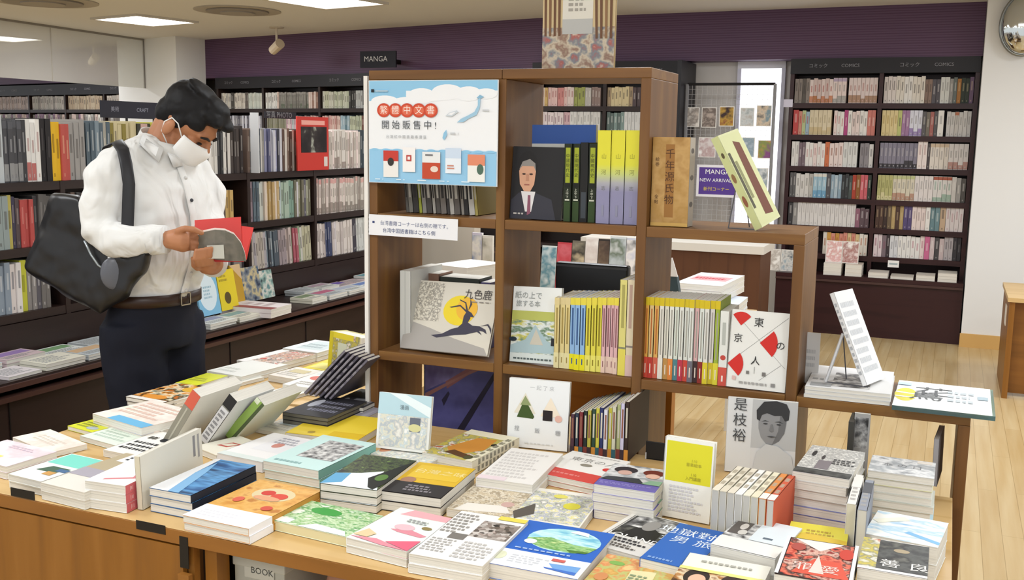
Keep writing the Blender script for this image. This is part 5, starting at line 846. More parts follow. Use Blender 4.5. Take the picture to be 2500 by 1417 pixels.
p = at(2092, 1128, y=-.03); book('small black and white book standing behind the right corner piles', frame((p.x-.01, -.06, TZ+.001), (1, 0, 0), (0, 0, 1), (0, -1, 0)), .036, .185, .01, '#9d9c9b', [('r', .1, .55, .9, .95, '@photo_bw'), ('r', .2, .2, .8, .45, '#3d3d40')])
p = at(2079, 1105, y=-.03); MB().box(-.006, 0, 0, .006, .09, .17, '#3b3a36').build('dark_board', M=T(p.x, -.10, TZ+.001), label='thin dark board standing behind the right corner piles', cat='board')
stack('pale sky book', (2108, 1302), (2290, 1338), (2112, 1240), .036, 2, '#e9ecec', [('r', 0, 0, 1, 1, '@sky_art'), ('p', [(.5, .30), (.55, .38), (1, .18), (1, .08)], '#7fb6e0'), ('p', [(0, .6), (.4, .9), (.5, .8), (.1, .5)], '#e9e9d8')], label='pale sky coloured book below the silver grey pile')
stack('white and grey photo paperback', (1735, 1330), (1893, 1366), (1768, 1252), .032, 2, '#e6e6e4', [('r', .0, .35, .42, 1, '@photo_bw2'), ('r', .03, .45, .3, .98, '#5a5450'), ('e', .2, .7, .06, .1, '#cfcac4'), ('e', .25, .52, .07, .08, '#c9c6c0'), ('r', .42, .35, 1, 1, '#d6e0e6'), ('r', .6, .45, .75, .5, '#5a6a78'), ('r', 0, .0, 1, .3, '#e9e7e2')], label='white paperback with a grey photo right of the blue paperback')
# grey leaning book against the right end post
stand('grey book leaning against the right end post of the bookcase', (2287, 1190), (2300, 1150), (2296, 1075), .012, '#a3a2a6', [('r', 0, .5, 1, 1, '#bdbac0')], lean=.02)
# ---------------------------------------------------------------- left wing: flat books
WL = 'books on the left wing of the table'
def fl(label, FL, FR, BL, t, n, cov, art, **kw): stack(label, FL, FR, BL, t, n, cov, art, group=None, **kw)
fl('brown food cookbook with gold picture at the aisle edge', (307, 969), (395, 985), (398, 926), .013, 2, '#3a2c20', [('r', 0, 0, 1, 1, '@food'), ('e', .75, .75, .25, .14, '#d9a93a'), ('e', .5, .2, .3, .1, '#d9913a'), ('r', 0, 0, 1, .1, '#e6e2da')])
fl('lime yellow book at the aisle edge behind the cookbook', (428, 935), (480, 942), (490, 909), .013, 2, '#d9dc3a', [('r', 0, 0, 1, 1, '#d6dc2e'), ('l', .1, .3, .9, .6, 2, '#a8ac3a')])
fl('pink and cream book with a blue band at the aisle edge', (226, 1010), (345, 1046), (318, 962), .02, 2, '#ead8cc', [('r', 0, .0, 1, 1, '@pastel_art'), ('r', .3, .0, 1, .2, '#6fb4dc'), ('l', .1, .3, .9, .9, 5, '#d9bcae')])
fl('yellow green comic beside the blue banded book', (165, 1040), (225, 1056), (214, 1021), .012, 1, '#c9cf3a', [('r', 0, 0, 1, 1, '#d3d63a'), ('l', .1, .2, .9, .8, 3, '#8a903a'), ('e', .7, .3, .2, .15, '#a9b4bc')])
fl('pale mint book in the corner of the left wing', (195, 1064), (290, 1090), (262, 1032), .014, 1, '#dbe6da', [tx(4, .1, .2, .9, .8, '#b5c6b9')])
fl('white book with black brush letters in the table corner', (252, 1098), (360, 1120), (372, 1050), .018, 1, '#eceae4', [('l', .1, .15, .95, .55, 3, '#23262c'), ('e', .55, .72, .13, .1, '#22262c'), ('e', .8, .85, .06, .05, '#2c2a28'), ('l', .15, .62, .4, .8, 1, '#4a4a44'), ('r', .7, .8, .98, .98, '#e6dcc4')])
fl('white book with food photos along the aisle edge', (578, 880), (660, 894), (700, 838), .013, 2, '#e9e6e2', [('r', 0, .1, 1, .95, '@cover_mix'), ('r', 0, 0, .25, 1, '#eceae8')])
fl('plain white book between the leaning books and the food photos', (505, 905), (590, 920), (590, 872), .013, 2, '#e9ebe6', [('l', .1, .1, .6, .4, 2, '#c9cdc6')])
fl('pale blue book at the far end of the left wing', (690, 850), (775, 862), (765, 829), .016, 2, '#e1e8ea', [('r', .2, .2, .9, .9, '#cfdcde'), ('l', .2, .3, .8, .7, 2, '#a8b8bc')])
fl('yellow magazine in front of the illustrated yellow book', (738, 898), (815, 908), (790, 868), .012, 1, '#e6d84a', [('r', .1, .1, .9, .5, '#efe68a'), ('l', .2, .6, .8, .85, 2, '#b5a53a')])
fl('white book with a coral blot on the left wing', (690, 938), (775, 950), (738, 898), .012, 2, '#ecebe6', [('e', .45, .55, .28, .14, '#d9766a'), ('r', .1, .75, .9, .95, '#d8e0e6'), ('l', .2, .1, .8, .3, 2, '#b9b6b0')])
fl('black magazine with silver print on a dark pile', (690, 1006), (800, 1022), (745, 960), .011, 4, '#2b2b31', [('e', .2, .6, .1, .2, '#a9adb9'), ('l', .3, .2, .95, .8, 3, '#77798a')], pages=C('#6d6a60'))
fl('black and grey book against the white side board', (800, 985), (886, 996), (845, 945), .012, 3, '#3a3a3e', [('r', 0, .5, 1, 1, '#232326'), ('e', .2, .3, .08, .12, '#c9cbd2'), ('r', .4, .1, .95, .45, '#8d8d94')])
fl('grey lavender book near the white side board', (815, 1012), (890, 1022), (850, 972), .02, 1, '#9d9ba8', [('r', .1, .1, .9, .9, '#a9a8b6'), ('e', .3, .6, .08, .1, '#e6e6ea')])
FL_ = [((345, 962), (425, 980), (408, 938), '#e6e2d8', 'cream flat book between the cookbook and the slumped books'), ((478, 925), (560, 942), (520, 896), '#ecece6', 'ivory flat book beyond the lime yellow one'), ((640, 884), (700, 894), (690, 862), '#e2dcd4', 'pale tan flat book beside the food photo book'),
       ((345, 1040), (395, 1052), (392, 1006), '#dcdad2', 'stone flat book left of the slumped books'),
       ((640, 960), (700, 972), (690, 925), '#e6e6e0', 'milk white flat book right of the slumped books'), ((620, 1046), (700, 1062), (675, 1012), '#d0ccbe', 'olive grey flat book in front of the black magazines'), ((655, 915), (720, 926), (700, 892), '#e9e4dc', 'eggshell flat book left of the coral blot book')]
for i, (a_, b_, c_, c, lab) in enumerate(FL_): fl(lab, a_, b_, c_, .011, 1 if i % 3 else 2, c, [('l', .1, .15, .9, .85, 5, '#b5b2aa'), ('r', .2, .5, .8, .8, ['#c9b5a4', '#b9c6cc', '#d0c49a', '#b5c4ae'][i % 4])])
# three thick books slumped to the right, spines to the front
for (bl, tp, lab, c, sd, wv) in (((398, 1062), (470, 940), 'thick grey book slumped right with a red-orange label, leftmost of the three', '#e3e2da', [('r', .0, .72, 1, 1, '#d2604a'), ('r', 0, 0, 1, .72, '#8f8b7c'), ('r', .4, .05, .55, .7, '#b5b1a0')], .17),
                                 ((482, 1064), (560, 952), 'thick book with a white printed label slumped right, middle of the three', '#dedfde', [('r', 0, .78, 1, 1, '#232324'), ('r', .05, .05, .95, .76, '#cfcfd0'), ('l', .2, .1, .8, .72, 8, '#77777a')], .16),
                                 ((548, 1052), (628, 962), 'thick green-spined book slumped right, rightmost of the three', '#e0e4d4', [('r', 0, 0, 1, 1, '#8fae55'), ('r', .7, 0, 1, 1, '#4d5a38'), ('r', 0, .9, .5, 1, '#d9e0c4')], .17)):
    p = at(*bl, z=TZ+.03); ang = .92
    b_ = at(*tp, y=p.y); d = (b_-p); hh = max(.1, math.hypot(d.x, d.z)); ang = math.atan2(d.x, d.z)
    M = T(p.x, p.y, TZ+.012) @ RY(ang) @ frame((0, 0, 0), (0, 1, 0), (0, 0, 1), (1, 0, 0)) 
    book(lab, settle(M, wv, hh, .03, TZ), wv, hh, .03, c, None, sd, spc='#8a8a80', group='three thick slumped books', back='#e6e5df')
# fan of dark magazines and the illustrated yellow book at the back of the wing
fa = ['#77727c', '#5d5964', '#8a848c', '#55515c', '#908a92', '#6d6874']
for i, c in enumerate(fa):
    p = at(742+i*8, 970+i*2, z=TZ+.04); M = T(p.x+.006*i, p.y, TZ+.02) @ RY(.78) @ frame((0, 0, 0), (0, 1, 0), (0, 0, 1), (1, 0, 0))
    book('dark magazine in the slanted fan by the white side board, %s from the left' % nth(i), settle(M, .19, .20-.004*i, .008, TZ+.047), .19, .20-.004*i, .008, c, None, [('l', .1, .1, .9, .9, 5, '#9d98a0')], group='slanted fan of dark magazines', name='magazine', cat='magazine')
stand('yellow and white illustrated book standing at the back of the left wing', (800, 905), (872, 925), (786, 812), .07, '#e2dca0', [('r', 0, 0, 1, 1, '@lantern'), ('r', 0, .85, .8, 1, '#e3d23a'), ('r', 0, 0, .12, 1, '#d9c92e'), ('e', .75, .5, .12, .14, '#d9814a'), ('r', .3, .3, .6, .75, '#cfd4c0')], lean=.1, hard=True)
p = at(752, 962, y=.30); MB().box(-.02, 0, 0, .02, .003, .045, '#ead9da').box(-.012, -.0006, .01, .012, 0, .03, '#c9a0aa').build('price_card', M=T(p.x, .30, p.z-.022), label='small pink price card in front of the slanted magazines', cat='card')
# ---------------------------------------------------------------- things on the gondola ledge
LZ = .601
def gl(label, FL, FR, BL, t, n, c, art): stack(label, FL, FR, BL, t, n, c, art, zb=LZ, group=None)
gl('white thick book with a dark red spine on the ledge', (662, 756), (712, 742), (622, 725), .022, 2, '#e4dcdc', [('r', 0, 0, .3, 1, '#8d4a48'), ('l', .4, .2, .9, .8, 3, '#c9b9b9')])
LM_ = [('#d3d6d2', 'white'), ('#cfc8ca', 'grey pink'), ('#c6d6dc', 'pale blue'), ('#d6d3c4', 'cream'), ('#b9bfc2', 'grey'), ('#d9dcd9', 'off-white'), ('#c9b5b8', 'dusty pink'), ('#dfe2e0', 'chalk white'), ('#a9b2a4', 'sage')]
rl = random.Random(4)
for rw_, (xf, dd) in enumerate(((-1.49, .15), (-1.655, .14))):
    yy_ = -.35; k = 0
    while yy_ < 2.9:
        wd = rl.uniform(.15, .21); c, nm = LM_[rl.randrange(9)]; pu, pv = pix(Vector((xf-dd/2, yy_+wd/2, LZ))); yy_ += wd+.006
        if pu < -70 or pu > 905 or 262 < pu < 468 or (585 < pu < 735 and rw_ == 0) or (470 < pu < 690 and rw_ == 1): continue
        n = rl.choice((1, 2, 2)); t = rl.uniform(.010, .015)
        for q_ in range(n):
            top = q_ == n-1; lab = '%s magazine lying on the aisle ledge, %s from the left in the %s line' % (nm, nth(k), ('front', 'back')[rw_])
            art = [('r', .06, .5, .94, .92, '#%02x%02x%02x' % tuple(rl.randrange(90, 200) for _ in range(3))), ('l', .1, .1, .9, .42, 4, '#8f9294')] if rl.random() < .7 else [('l', .1, .15, .9, .85, 6, '#8f9294')]
            book(lab if top else '%s magazine under the top one, %s from the left in the %s ledge line' % (nm, nth(k), ('front', 'back')[rw_]), frame((xf, yy_-wd-.003, LZ+q_*t), (0, 1, 0), (-1, 0, 0), (0, 0, 1)) @ RZ(rl.uniform(-.03, .03)), wd-.012, dd-.012, t-.0004, c, art if top else None, name='magazine', cat='magazine', group='magazines lying on the aisle ledge', seed=k)
        k += 1
def gup(lab, BL, BR, TL, c, art, x):
    O, A, B_ = at(*BL, x=x), at(*BR, x=x), at(*TL, x=x); h_ = (B_-O).length
    z0 = LZ+.032; O = Vector((x, O.y, z0)); h_ = max(.12, at(*TL, x=x).z-z0); w_ = A.y-O.y; a = .18
    n = Vector((math.cos(a), 0, math.sin(a))); y = Vector((-math.sin(a), 0, math.cos(a)))
    book(lab, frame(O-n*.01, (0, 1, 0), y, n), w_, h_, .01, c, art, group='face-out books on the ledge')
gup('light blue face-out book with a round white emblem on the ledge', (490, 742), (541, 738), (490, 662), '#7fb8d8', [('e', .5, .5, .42, .4, '#d6e6ee'), ('l', .3, .35, .7, .65, 4, '#9dbccb')], -1.62)
gup('yellow face-out book with a dark figure on the ledge', (542, 738), (584, 732), (542, 662), '#e0ca2a', [('l', .1, .7, .6, .9, 2, '#a3902a'), ('e', .45, .3, .18, .15, '#5a4a20')], -1.64)
gup('golden brown face-out book on the ledge', (575, 722), (600, 716), (575, 648), '#b8902a', [('p', [(0, 1), (1, .6), (1, 1)], '#d3b48a')], -1.70)
gup('dark blue green face-out book on the ledge', (600, 722), (642, 715), (600, 655), '#4f6a78', [('r', 0, 0, 1, 1, '@navy_photo')], -1.70)
gup('slanted grey and gold face-out book on the ledge', (642, 715), (672, 708), (642, 662), '#8a8f7d', [('r', 0, 0, 1, 1, '@teal_photo')], -1.70)
# ---------------------------------------------------------------- display seen through the openings behind the bookcase
RZ_ = RT_Z+.001
p = at(1700, 742, y=1.0)
stack('white and blue book piles behind the cube shelf', (1634, 742), (1792, 754), (1640, 712), .022, 3, '#dfe6f0', [('r', 0, 0, 1, 1, '#d9e3f2'), ('l', .1, .2, .6, .6, 2, '#8d8f99'), ('e', .75, .3, .12, .15, '#3a3d44'), ('r', .6, .5, .8, .62, '#e2d4a8')], zb=RZ_, label='white and blue book on the pile behind the right middle opening')
stack('white book with a red title strip behind the cube shelf', (1648, 690), (1762, 699), (1672, 662), .025, 3, '#ece8ea', [('r', .1, .35, .9, .7, '#e6a9ae'), ('l', .15, .42, .85, .64, 1, '#c4505a')], zb=RZ_+.068)
q = at(1652, 676, y=1.0)
b = empty('marker_stand', frame((q.x, 1.0, RZ_), (1, 0, 0), (0, 1, 0), (0, 0, 1)), label='small dark stand holding a white card, behind the right middle opening', cat='stand'); hz = q.z-RZ_
MB().hexa([(-.01, 0, 0), (.05, 0, 0), (.05, .03, 0), (-.01, .03, 0)], [(-.03, 0, hz+.0), (.0, 0, hz+.0), (.0, .03, hz), (-.03, .03, hz)], '#3e5058').build('stand_body', b); MB().hexa([(-.034, -.002, hz), (.004, -.002, hz), (.004, .004, hz), (-.034, .004, hz)], [(-.055, -.002, hz+.06), (-.018, -.002, hz+.066), (-.018, .004, hz+.066), (-.055, .004, hz+.06)], '#f2f1f0').build('card', b)
q = at(1820, 748, y=2.6); wr = empty('white_rack', T(q.x, 2.6, 0), label='small white wire rack on the floor behind the right middle opening', cat='rack')
for zz in (.50, .42, .34): MB().box(-.08, 0, zz, .08, .16, zz+.012, '#e6e5e0').build('rack_shelf', wr)
for sx_, sy_ in ((-.08, 0), (.068, 0), (-.08, .148), (.068, .148)): MB().box(sx_, sy_, 0, sx_+.012, sy_+.012, .54, '#dcdbd6').build('leg', wr)
# books and magazines behind the centre and left middle openings
for i, (u0, u1, vt, c, cs, lab) in enumerate([(1316, 1352, 600, '#c9d3d3', ['#dfe6e6', '#5f8a98', '#e9eeee'], 'tall white and teal'), (1353, 1388, 592, '#b93a44', ['#b8323c', '#c9606a', '#a82c36'], 'crimson'), (1389, 1420, 588, '#6a6458', ['#8a8270', '#3a3630', '#c4b494'], 'dark figure'), (1421, 1452, 580, '#e0dcd8', ['#e6e2de', '#d3c9c4', '#f0eeea'], 'white'), (1453, 1480, 584, '#2d2826', ['#2a2523', '#54443a', '#7d6a55'], 'black brown'), (1481, 1520, 578, '#cfd6d8', ['#e3e6e8', '#6d7a6a', '#b9c2c6'], 'white landscape'), (1521, 1552, 582, '#c9ccda', ['#aeb4d0', '#e9e6e4', '#3c3e48'], 'lilac and white')]):
    a, b_ = at(u0, 690, y=1.2), at(u1, 690, y=1.2); zt_ = at(u0, vt, y=1.2).z
    book('%s face-out book behind the centre opening' % lab, frame((a.x, 1.2, RZ_), (1, 0, 0), (0, .12, .993), (0, -.993, .12)), b_.x-a.x, zt_-RZ_, .012, c, [('r', .02, .02, .98, .98, pic('back%d' % i, cs, 14, i))], group='face-out books behind the centre opening')
zb_ = at(1140, 655, y=.66).z
stack('white box lid behind the left middle opening', (1140, 655), (1230, 642), (1143, 634), (zb_-RZ_)/6, 6, '#e6e2dc', [('r', 0, 0, 1, 1, '#e9e5df')], zb=RZ_, label='white flat box behind the left middle opening')
for i, (u0, u1, vt, cs, lab) in enumerate([(1156, 1180, 568, ['#c9c4d6', '#e3dfd8', '#8a96b4'], 'lilac topped'), (1181, 1206, 575, ['#dcd8cf', '#c4c0b4', '#5a544a'], 'white')]):
    a, b_ = at(u0, 625, y=1.03), at(u1, 625, y=1.03); zt_ = at(u0, vt, y=1.03).z
    book('%s book standing behind the left middle opening' % lab, frame((a.x, 1.03, TZ+.001), (1, 0, 0), (0, 0, 1), (0, -1, 0)), b_.x-a.x, zt_-TZ, .015, cs[0], [('r', .02, .02, .98, .98, pic('lb%d' % i, cs, 14, i))])
# ---------------------------------------------------------------- the reading man
PO = at(405, 560, y=.12); PO = Vector((PO.x, PO.y, 0)); pd = (PO-Vector((CAM.x, CAM.y, 0))).normalized(); pr = Vector((pd.y, -pd.x, 0)); pc = -pd; UZ = Vector((0, 0, 1))
def P(u, v, b=0): return at(u, v, pt=PO+pc*b, n=pd)
SV = (-.7*pr+.7*pc).normalized(); FV = (.7*pr+.7*pc).normalized()
def ring(c, ax, ay, n=28, tilt=0):
    return [c+SV*(ax*math.cos(2*math.pi*k/n))+FV*(ay*math.sin(2*math.pi*k/n))+UZ*(tilt*math.sin(2*math.pi*k/n)) for k in range(n)]
def remesh(o, vox, smooth=4, tex=None, strength=0):
    m = o.modifiers.new('remesh', 'REMESH'); m.mode = 'VOXEL'; m.voxel_size = vox; m.use_smooth_shade = True
    if smooth: s = o.modifiers.new('smooth', 'SMOOTH'); s.factor = .5; s.iterations = smooth
    if tex: d = o.modifiers.new('folds', 'DISPLACE'); d.texture = tex; d.strength = strength; d.mid_level = .5; d.texture_coords = 'LOCAL'
def cloud(nm, size, depth=2):
    t = bpy.data.textures.new(nm, 'CLOUDS'); t.noise_scale = size; t.noise_depth = depth; return t
man = empty('person', Matrix.Translation(PO), label='man in a white shirt and face mask reading an open red magazine', cat='person')
MI = Matrix.Translation(-PO)
def part(b, name, **kw):
    o = b.build(name, man, True, **kw); return o
def new(): b = MB(); b.M = MI; return b
SKIN = pic('skin', ['#a8714f', '#b67e5b'], 14, 3, rough=.5); SHIRT, sb_, st_ = base('shirt_cloth', .8, .15); sb_.inputs['Base Color'].default_value = lin('#dededc'); sm_ = coords(st_, (9, 9, 5), (.5, .3, 0)); sn_ = st_.nodes.new('ShaderNodeTexNoise'); sn_.inputs['Scale'].default_value = 1; sn_.inputs['Detail'].default_value = 2; sn_.inputs['Distortion'].default_value = 1.4
su_ = st_.nodes.new('ShaderNodeBump'); su_.inputs['Strength'].default_value = .75; su_.inputs['Distance'].default_value = .035; st_.links.new(sm_.outputs[0], sn_.inputs['Vector']); st_.links.new(sn_.outputs['Fac'], su_.inputs['Height']); st_.links.new(su_.outputs[0], sb_.inputs['Normal'])
PANT = C('#191b26', .8, spec=.2)
f = (.62*pr*.97+.36*pc-.69*UZ).normalized(); sd_ = (-.50*pr+.866*pc); sd_ = (sd_-f*sd_.dot(f)).normalized(); hu = f.cross(sd_); hu = hu if hu.z > 0 else -hu
HR = Matrix((sd_, f, hu)).transposed(); HC = P(468, 287, .03)
H = lambda a, b_, c: HC+sd_*a+f*b_+hu*c
# body: one skin surface from head to feet
b = new()
b.ell(HC, (.074, .094, .084), SKIN, HR, 24, 16).ell(H(0, .036, -.062), (.058, .066, .066), SKIN, HR).ell(H(0, .062, -.108), (.032, .034, .026), SKIN, HR).ell(H(0, .078, -.004), (.052, .02, .022), SKIN, HR).ell(H(0, .108, -.048), (.013, .016, .022), SKIN, HR).ell(H(0, .099, -.03), (.01, .013, .02), SKIN, HR)
b.ell(H(.0, .098, -.082), (.022, .01, .01), SKIN, HR)
for s in (1, -1):
    b.ell(H(s*.080, -.004, -.05), (.010, .018, .030), SKIN, HR).ell(H(s*.040, .066, -.045), (.022, .022, .02), SKIN, HR)
b.tube([P(386, 385, .0), H(0, -.035, -.06), H(0, -.02, -.03)], [.066, .056, .05], SKIN, 16)
TOR = [(388, 352, .005, .066, .058), (382, 380, .01, .125, .08), (378, 404, .01, .172, .104), (384, 450, .02, .196, .124), (396, 520, .03, .190, .130), (400, 590, .03, .178, .132), (392, 650, .03, .168, .128), (382, 700, .02, .158, .120), (380, 718, .02, .153, .117)]
b.loft([ring(P(u, v, bb), ax*.88, ay*.86) for (u, v, bb, ax, ay) in TOR], SKIN)
RA = [(276, 400, .125, .054), (256, 440, .145, .062), (247, 500, .16, .060), (243, 562, .175, .056), (286, 588, .22, .055), (345, 588, .26, .047), (402, 585, .295, .038)]
LA = [(470, 408, -.09, .056), (507, 470, -.10, .060), (513, 540, -.06, .056), (520, 590, .02, .052), (522, 628, .09, .045), (522, 648, .15, .037)]
for A_ in (RA, LA): b.tube([P(u, v, bb) for (u, v, bb, r) in A_], [r*.72 for (_, _, _, r) in A_], SKIN, 14)
hipz = P(400, 760).z
def legpts(s, rr):
    h = PO+SV*(.088*s)+pr*(-.052); k = h+FV*.03; return [h+UZ*(hipz-.02), h+FV*.01+UZ*.66, k+UZ*.47, h+UZ*.25, h+UZ*.09], rr
for s in (1, -1):
    p_, r_ = legpts(s, [.08, .07, .05, .042, .035]); b.tube(p_, r_, SKIN, 12); b.ell(p_[-1]+FV*.06-UZ*.05, (.03, .03, .03), SKIN)
def finger(b, pts, r=.0085): b.tube(pts, [r*1.05, r, r*.95, r*.8][:len(pts)], SKIN, 8); b.ell(pts[-1], (r*.85,)*3, SKIN, None, 8, 6)
# right hand: back of the hand to the viewer, fingers behind the magazine, thumb over the page
wr = P(404, 585, .295); pm = P(446, 586, .305)
b.tube([wr, P(424, 585, .30), pm, P(462, 586, .305)], [.027, .034, .041, .036], SKIN, 14, flat=.95, up=UZ)
for i, (v0, v1, dx) in enumerate(((568, 566, 34), (580, 580, 42), (592, 594, 40), (604, 607, 30))):
    finger(b, [P(460, v0+1, .305), P(460+dx*.5, v1, .300), P(460+dx, v1+1, .285), P(460+dx+9, v1+3, .268)])
finger(b, [P(430, 566, .325), P(452, 558, .345), P(474, 561, .35), P(492, 569, .346)], .0105)
# left hand under the magazine, fingers curled up over its lower edge
b.tube([P(522, 648, .15), P(518, 645, .20), P(508, 640, .245), P(500, 634, .27)], [.027, .036, .040, .032], SKIN, 14)
for i, (u0, u1) in enumerate(((482, 474), (494, 486), (506, 498), (518, 511))):
    finger(b, [P(u0+6, 646, .27), P(u0, 648-i*2, .315), P(u1+2, 632-i*3, .345), P(u1+5, 612-i*2, .35)])
finger(b, [P(500, 648, .24), P(482, 655, .27), P(474, 648, .30), P(472, 632, .315)], .0105)
o = part(b, 'body'); remesh(o, .0042, 3)
# face details
for s in (1, -1):
    b = new(); b.ell(H(s*.032, .0895, -.030), (.014, .006, .004), '#1c1512', HR, 10, 6); part(b, 'eye')
    b = new(); b.tube([H(s*.014, .1005, -.006), H(s*.032, .0985, .0), H(s*.05, .086, -.006)], [.004, .0048, .003], '#15100e', 6); part(b, 'eyebrow')
# hair
b = new(); HA = C('#0e0d0f', .6, spec=.25)
b.ell(H(0, -.018, .026), (.082, .098, .086), HA, HR, 24, 16).ell(H(0, -.055, -.03), (.066, .058, .066), HA, HR)
for (a, q, c, ra, rb, rc) in ((.0, .072, .068, .060, .030, .024), (.03, .084, .058, .026, .024, .018), (-.02, .098, .058, .034, .026, .018), (-.045, .085, .056, .024, .028, .018), (.058, .036, .022, .022, .046, .030), (-.058, .036, .022, .022, .046, .030), (.068, .004, -.008, .012, .026, .034), (-.068, .004, -.008, .012, .026, .034), (.0, .05, .062, .068, .05, .036), (0, .04, .092, .05, .05, .02), (.02, -.03, .098, .05, .05, .014)):
    b.ell(H(a, q, c), (ra, rb, rc), HA, HR, 12, 8)
o = part(b, 'hair'); remesh(o, .005, 9, cloud('strands', .02, 2), .004)
# mask with ear loops
MW = C('#ebebe9', .85, spec=.1); b = new(); vs = []; nu, nv = 18, 12
for i in range(nv+1):
    for k in range(nu+1):
        th = math.pi*(.04+.92*k/nu); ph = -1.2+1.86*i/nv
        rad = (.071, .081+.012*math.exp(-((ph-.35)/.35)**2)*math.exp(-((th-math.pi/2)/.5)**2), .068)
        vs.append(H(rad[0]*math.cos(th)*math.cos(ph*.62), .036+rad[1]*math.sin(th)*math.cos(ph*.8), -.076+rad[2]*math.sin(ph)))
fs = [(i*(nu+1)+k, i*(nu+1)+k+1, (i+1)*(nu+1)+k+1, (i+1)*(nu+1)+k) for i in range(nv) for k in range(nu)]
b.add(vs, fs, MW); o = part(b, 'face_mask'); so = o.modifiers.new('s', 'SOLIDIFY'); so.thickness = .003; so.offset = 1
b = new()
for s in (1, -1):
    b.tube([H(s*.067, .045, -.045), H(s*.079, .012, -.018), H(s*.082, -.014, -.018), H(s*.083, -.024, -.045), H(s*.078, -.014, -.075), H(s*.070, .03, -.098)], .0022, MW, 6)
part(b, 'ear_loops')
# shirt: torso and sleeves in one surface
b = new(); b.loft([ring(P(u, v, bb), ax, ay) for (u, v, bb, ax, ay) in TOR], SHIRT)
for A_ in (RA, LA): b.tube([P(u, v, bb) for (u, v, bb, r) in A_], [r for (_, _, _, r) in A_], SHIRT, 18); b.ell(P(*A_[0][:3]), (A_[0][3],)*3, SHIRT)
b.tube([P(372, 362, .03), P(320, 378, .08), P(276, 402, .125)], [.05, .052, .054], SHIRT, 16).tube([P(395, 366, -.02), P(440, 390, -.06), P(470, 408, -.09)], [.05, .052, .056], SHIRT, 16)
o = part(b, 'shirt'); remesh(o, .0085, 6, cloud('folds', .075, 1), .024)
def nk(k, ax, ay, dz, sh):
    c0 = P(390, 362, .0); return [c0+SV*(ax*math.cos(t))+FV*(ay*math.sin(t)+sh)+UZ*(dz-.028*math.sin(t)) for t in [2*math.pi*(i/24)+math.pi/2+.16 for i in range(0, 24)]]
b = new(); R_ = [nk(0, .088, .088, -.022, .004), nk(1, .078, .078, .014, .012), nk(2, .070, .070, .040, .018), nk(3, .066, .066, .036, .018), nk(4, .070, .070, -.01, .008)]
n_ = len(R_[0]); b.loft([r[:-1] for r in R_], SHIRT, cap=False)
b.M = MI
c4 = [P(350, 326, .075), P(400, 362, .112), P(388, 398, .135), P(340, 352, .125)]; b.hexa(c4, [p+pc*.006+UZ*.002 for p in c4], SHIRT)
c4 = [P(408, 372, .112), P(440, 384, .06), P(447, 404, .085), P(424, 410, .115)]; b.hexa(c4, [p+pc*.006 for p in c4], SHIRT)
o = part(b, 'collar')
# placket with buttons
b = new(); fr = [P(u, v, bb)+FV*(ay+.004) for (u, v, bb, ax, ay) in TOR[2:]]; b.tube(fr, .016, SHIRT, 8, flat=.3, up=FV); part(b, 'placket')
for i, t in enumerate((.6, 1.5, 2.4, 3.3, 4.2, 5.1)):
    k = int(t); q = fr[k].lerp(fr[k+1], t-k); b = new(); b.ell(q+FV*.006, (.006, .006, .006), '#3d3f46' if i == 1 else '#c9c9c6', None, 8, 6); part(b, 'button')
for A_, nm in ((RA, 'cuff'), (LA, 'cuff')):
    b = new(); e, e2 = A_[-1], A_[-2]; p1 = P(*e[:3]); p0 = p1.lerp(P(*e2[:3]), .55); b.tube([p0, p1+(p1-p0)*.12], [e[3]+.0085, e[3]+.005], SHIRT, 18); part(b, nm)
# trousers, belt, shoes
b = new(); PEL = [(380, 716, .02, .154, .118), (376, 745, .01, .163, .124), (371, 790, .0, .172, .130), (368, 840, .0, .168, .128)]
b.loft([ring(P(u, v, bb), ax, ay) for (u, v, bb, ax, ay) in PEL], PANT)
for s in (1, -1):
    p_, r_ = legpts(s, [.105, .098, .082, .078, .076]); b.tube(p_, r_, PANT, 18)
o = part(b, 'trousers'); remesh(o, .01, 5, cloud('pfolds', .1, 1), .018)
b = new(); c0 = P(381, 722, .02); R0 = [ring(c0+UZ*dz, .160*k, .123*k) for dz, k in ((-.019, 1), (-.019, 1.02), (.019, 1.02), (.019, 1))]; b.loft(R0, C('#33221a', .4), cap=False); bl = part(b, 'belt')
q = c0+FV*.127; b = new(); b.M = MI @ frame(q, (FV.cross(UZ)).normalized()*-1, UZ, FV)
b.box(-.022, -.021, 0, .022, -.017, .004, C('#b9b4a8', .25, 1)).box(-.022, .017, 0, .022, .021, .004, C('#b9b4a8', .25, 1)).box(-.022, -.021, 0, -.018, .021, .004, C('#b9b4a8', .25, 1)).box(.018, -.021, 0, .022, .021, .004, C('#b9b4a8', .25, 1)); o = b.build('buckle', bl); o.matrix_parent_inverse = Matrix.Identity(4)
for s in (1, -1):
    p_, _ = legpts(s, None); b = new(); q = p_[-1]; b.tube([q-FV*.06-UZ*.04, q+FV*.02-UZ*.035, q+FV*.12-UZ*.05, q+FV*.18-UZ*.058], [.045, .05, .046, .03], '#141416', 12); o = part(b, 'shoe'); remesh(o, .008, 3)
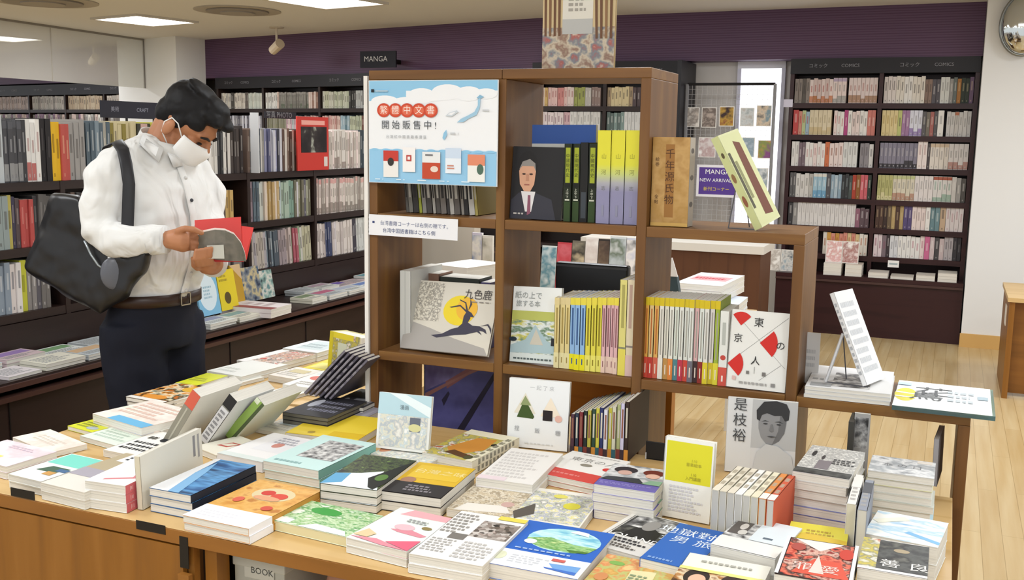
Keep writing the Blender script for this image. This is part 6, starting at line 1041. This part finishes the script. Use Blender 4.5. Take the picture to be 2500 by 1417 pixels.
# open magazine in his hands
om = empty('open_magazine', Matrix.Translation(P(540, 590, .31)), label='open red magazine held in both hands by the man in the white shirt', cat='magazine'); OMI = Matrix.Translation(-P(540, 590, .31))
RED = C('#d8403c', .4); b = MB(); b.M = OMI
def sheet(b, c4, t, m): 
    a, b_, c, d = c4; n = ((b_-a).cross(d-a)).normalized()*t; b.hexa([a, b_, c, d], [a+n, b_+n, c+n, d+n], m)
sheet(b, [P(478, 640, .292), P(592, 640, .285), P(588, 530, .255), P(475, 538, .262)], .002, RED); sheet(b, [P(592, 640, .284), P(601, 634, .25), P(618, 556, .225), P(589, 552, .252)], .002, RED); b.build('cover', om)
b = MB(); b.M = OMI; top = [(478, 577), (500, 566), (525, 561), (550, 563), (572, 573), (588, 593), (597, 616), (601, 637)]; bot = [(480, 622), (500, 628), (525, 634), (550, 637), (572, 638), (586, 638), (594, 638), (601, 639)]
bb = [.30, .318, .33, .334, .33, .322, .312, .302]; ps = []
for (u, v), (u2, v2), q in zip(top, bot, bb): ps.append((P(u, v, q), P(u2, v2, q-.005)))
MG = pic('mag_page', ['#5d5a52', '#7d776c', '#6d6a60', '#8d8478'], 14, 5)
for i in range(len(ps)-1):
    (a, a2), (c, c2) = ps[i], ps[i+1]; o_ = pc*-.009
    b.hexa([a2, c2, c, a], [a2+o_, c2+o_, c+o_, a+o_], MG)
    b.hexa([a, c, c+o_*1.6, a+o_*1.6], [p+UZ*.004 for p in (a, c, c+o_*1.6, a+o_*1.6)], '#e9dcd6')
q = [P(505, 600, .345), P(546, 598, .345), P(548, 632, .343), P(508, 632, .343)]; b.hexa(q[::-1], [p-pc*.002 for p in q[::-1]], '#c9c9bf'); b.build('pages', om)
# shoulder bag
BP = [(128, 470), (196, 476), (214, 560), (250, 604), (318, 628), (376, 612), (358, 668), (326, 700), (316, 726), (246, 766), (150, 716), (62, 654)]
bag = empty('tote_bag', Matrix.Translation(P(220, 620, .1)), label='black leather tote bag hanging from the right shoulder of the reading man', cat='bag'); BI = Matrix.Translation(-P(220, 620, .1))
LEA = C('#17171a', .42, spec=.5)
bf = lambda u: .0+(u-65)/310*.235
cx_, cy_ = sum(p[0] for p in BP)/len(BP), sum(p[1] for p in BP)/len(BP)
b = MB(); b.M = BI; rings = []
for k, sc2 in ((-.055, .86), (-.045, .95), (-.015, 1), (.02, 1), (.045, .95), (.058, .84)):
    rings.append([P(cx_+(u-cx_)*sc2, cy_+(v-cy_)*sc2, bf(u)+k) for u, v in BP])
b.loft(rings, LEA); o = b.build('bag_body', bag, True); remesh(o, .008, 5, cloud('leather', .09, 1), .02)
b = MB(); b.M = BI; b.tube([P(u, v, q) for u, v, q in ((309, 632, .245), (311, 560, .235), (315, 450, .215), (308, 400, .20), (300, 366, .165), (286, 346, .09), (262, 356, .0), (240, 410, -.05), (205, 470, .03), (196, 500, .06))], .019, C('#1d1d21', .5), 10, flat=.22, up=pc); b.build('strap', bag, True)
b = MB(); b.M = BI; b.tube([P(u, v, bf(u)+.062) for u, v in ((206, 588), (222, 622), (240, 648), (252, 656))], .004, C('#9aa0a3', .3, .6), 6); b.build('zip_edge', bag, True)
b = MB(); b.M = BI; b.ell(P(275, 668, bf(275)+.066), (.036, .012, .05), C('#5d5f66', .3), Matrix((pr, pd, UZ)).transposed()).ell(P(268, 630, bf(268)+.066), (.008, .008, .008), C('#d9d9d9', .2, 1)); o = b.build('key_pouch', bag, True)
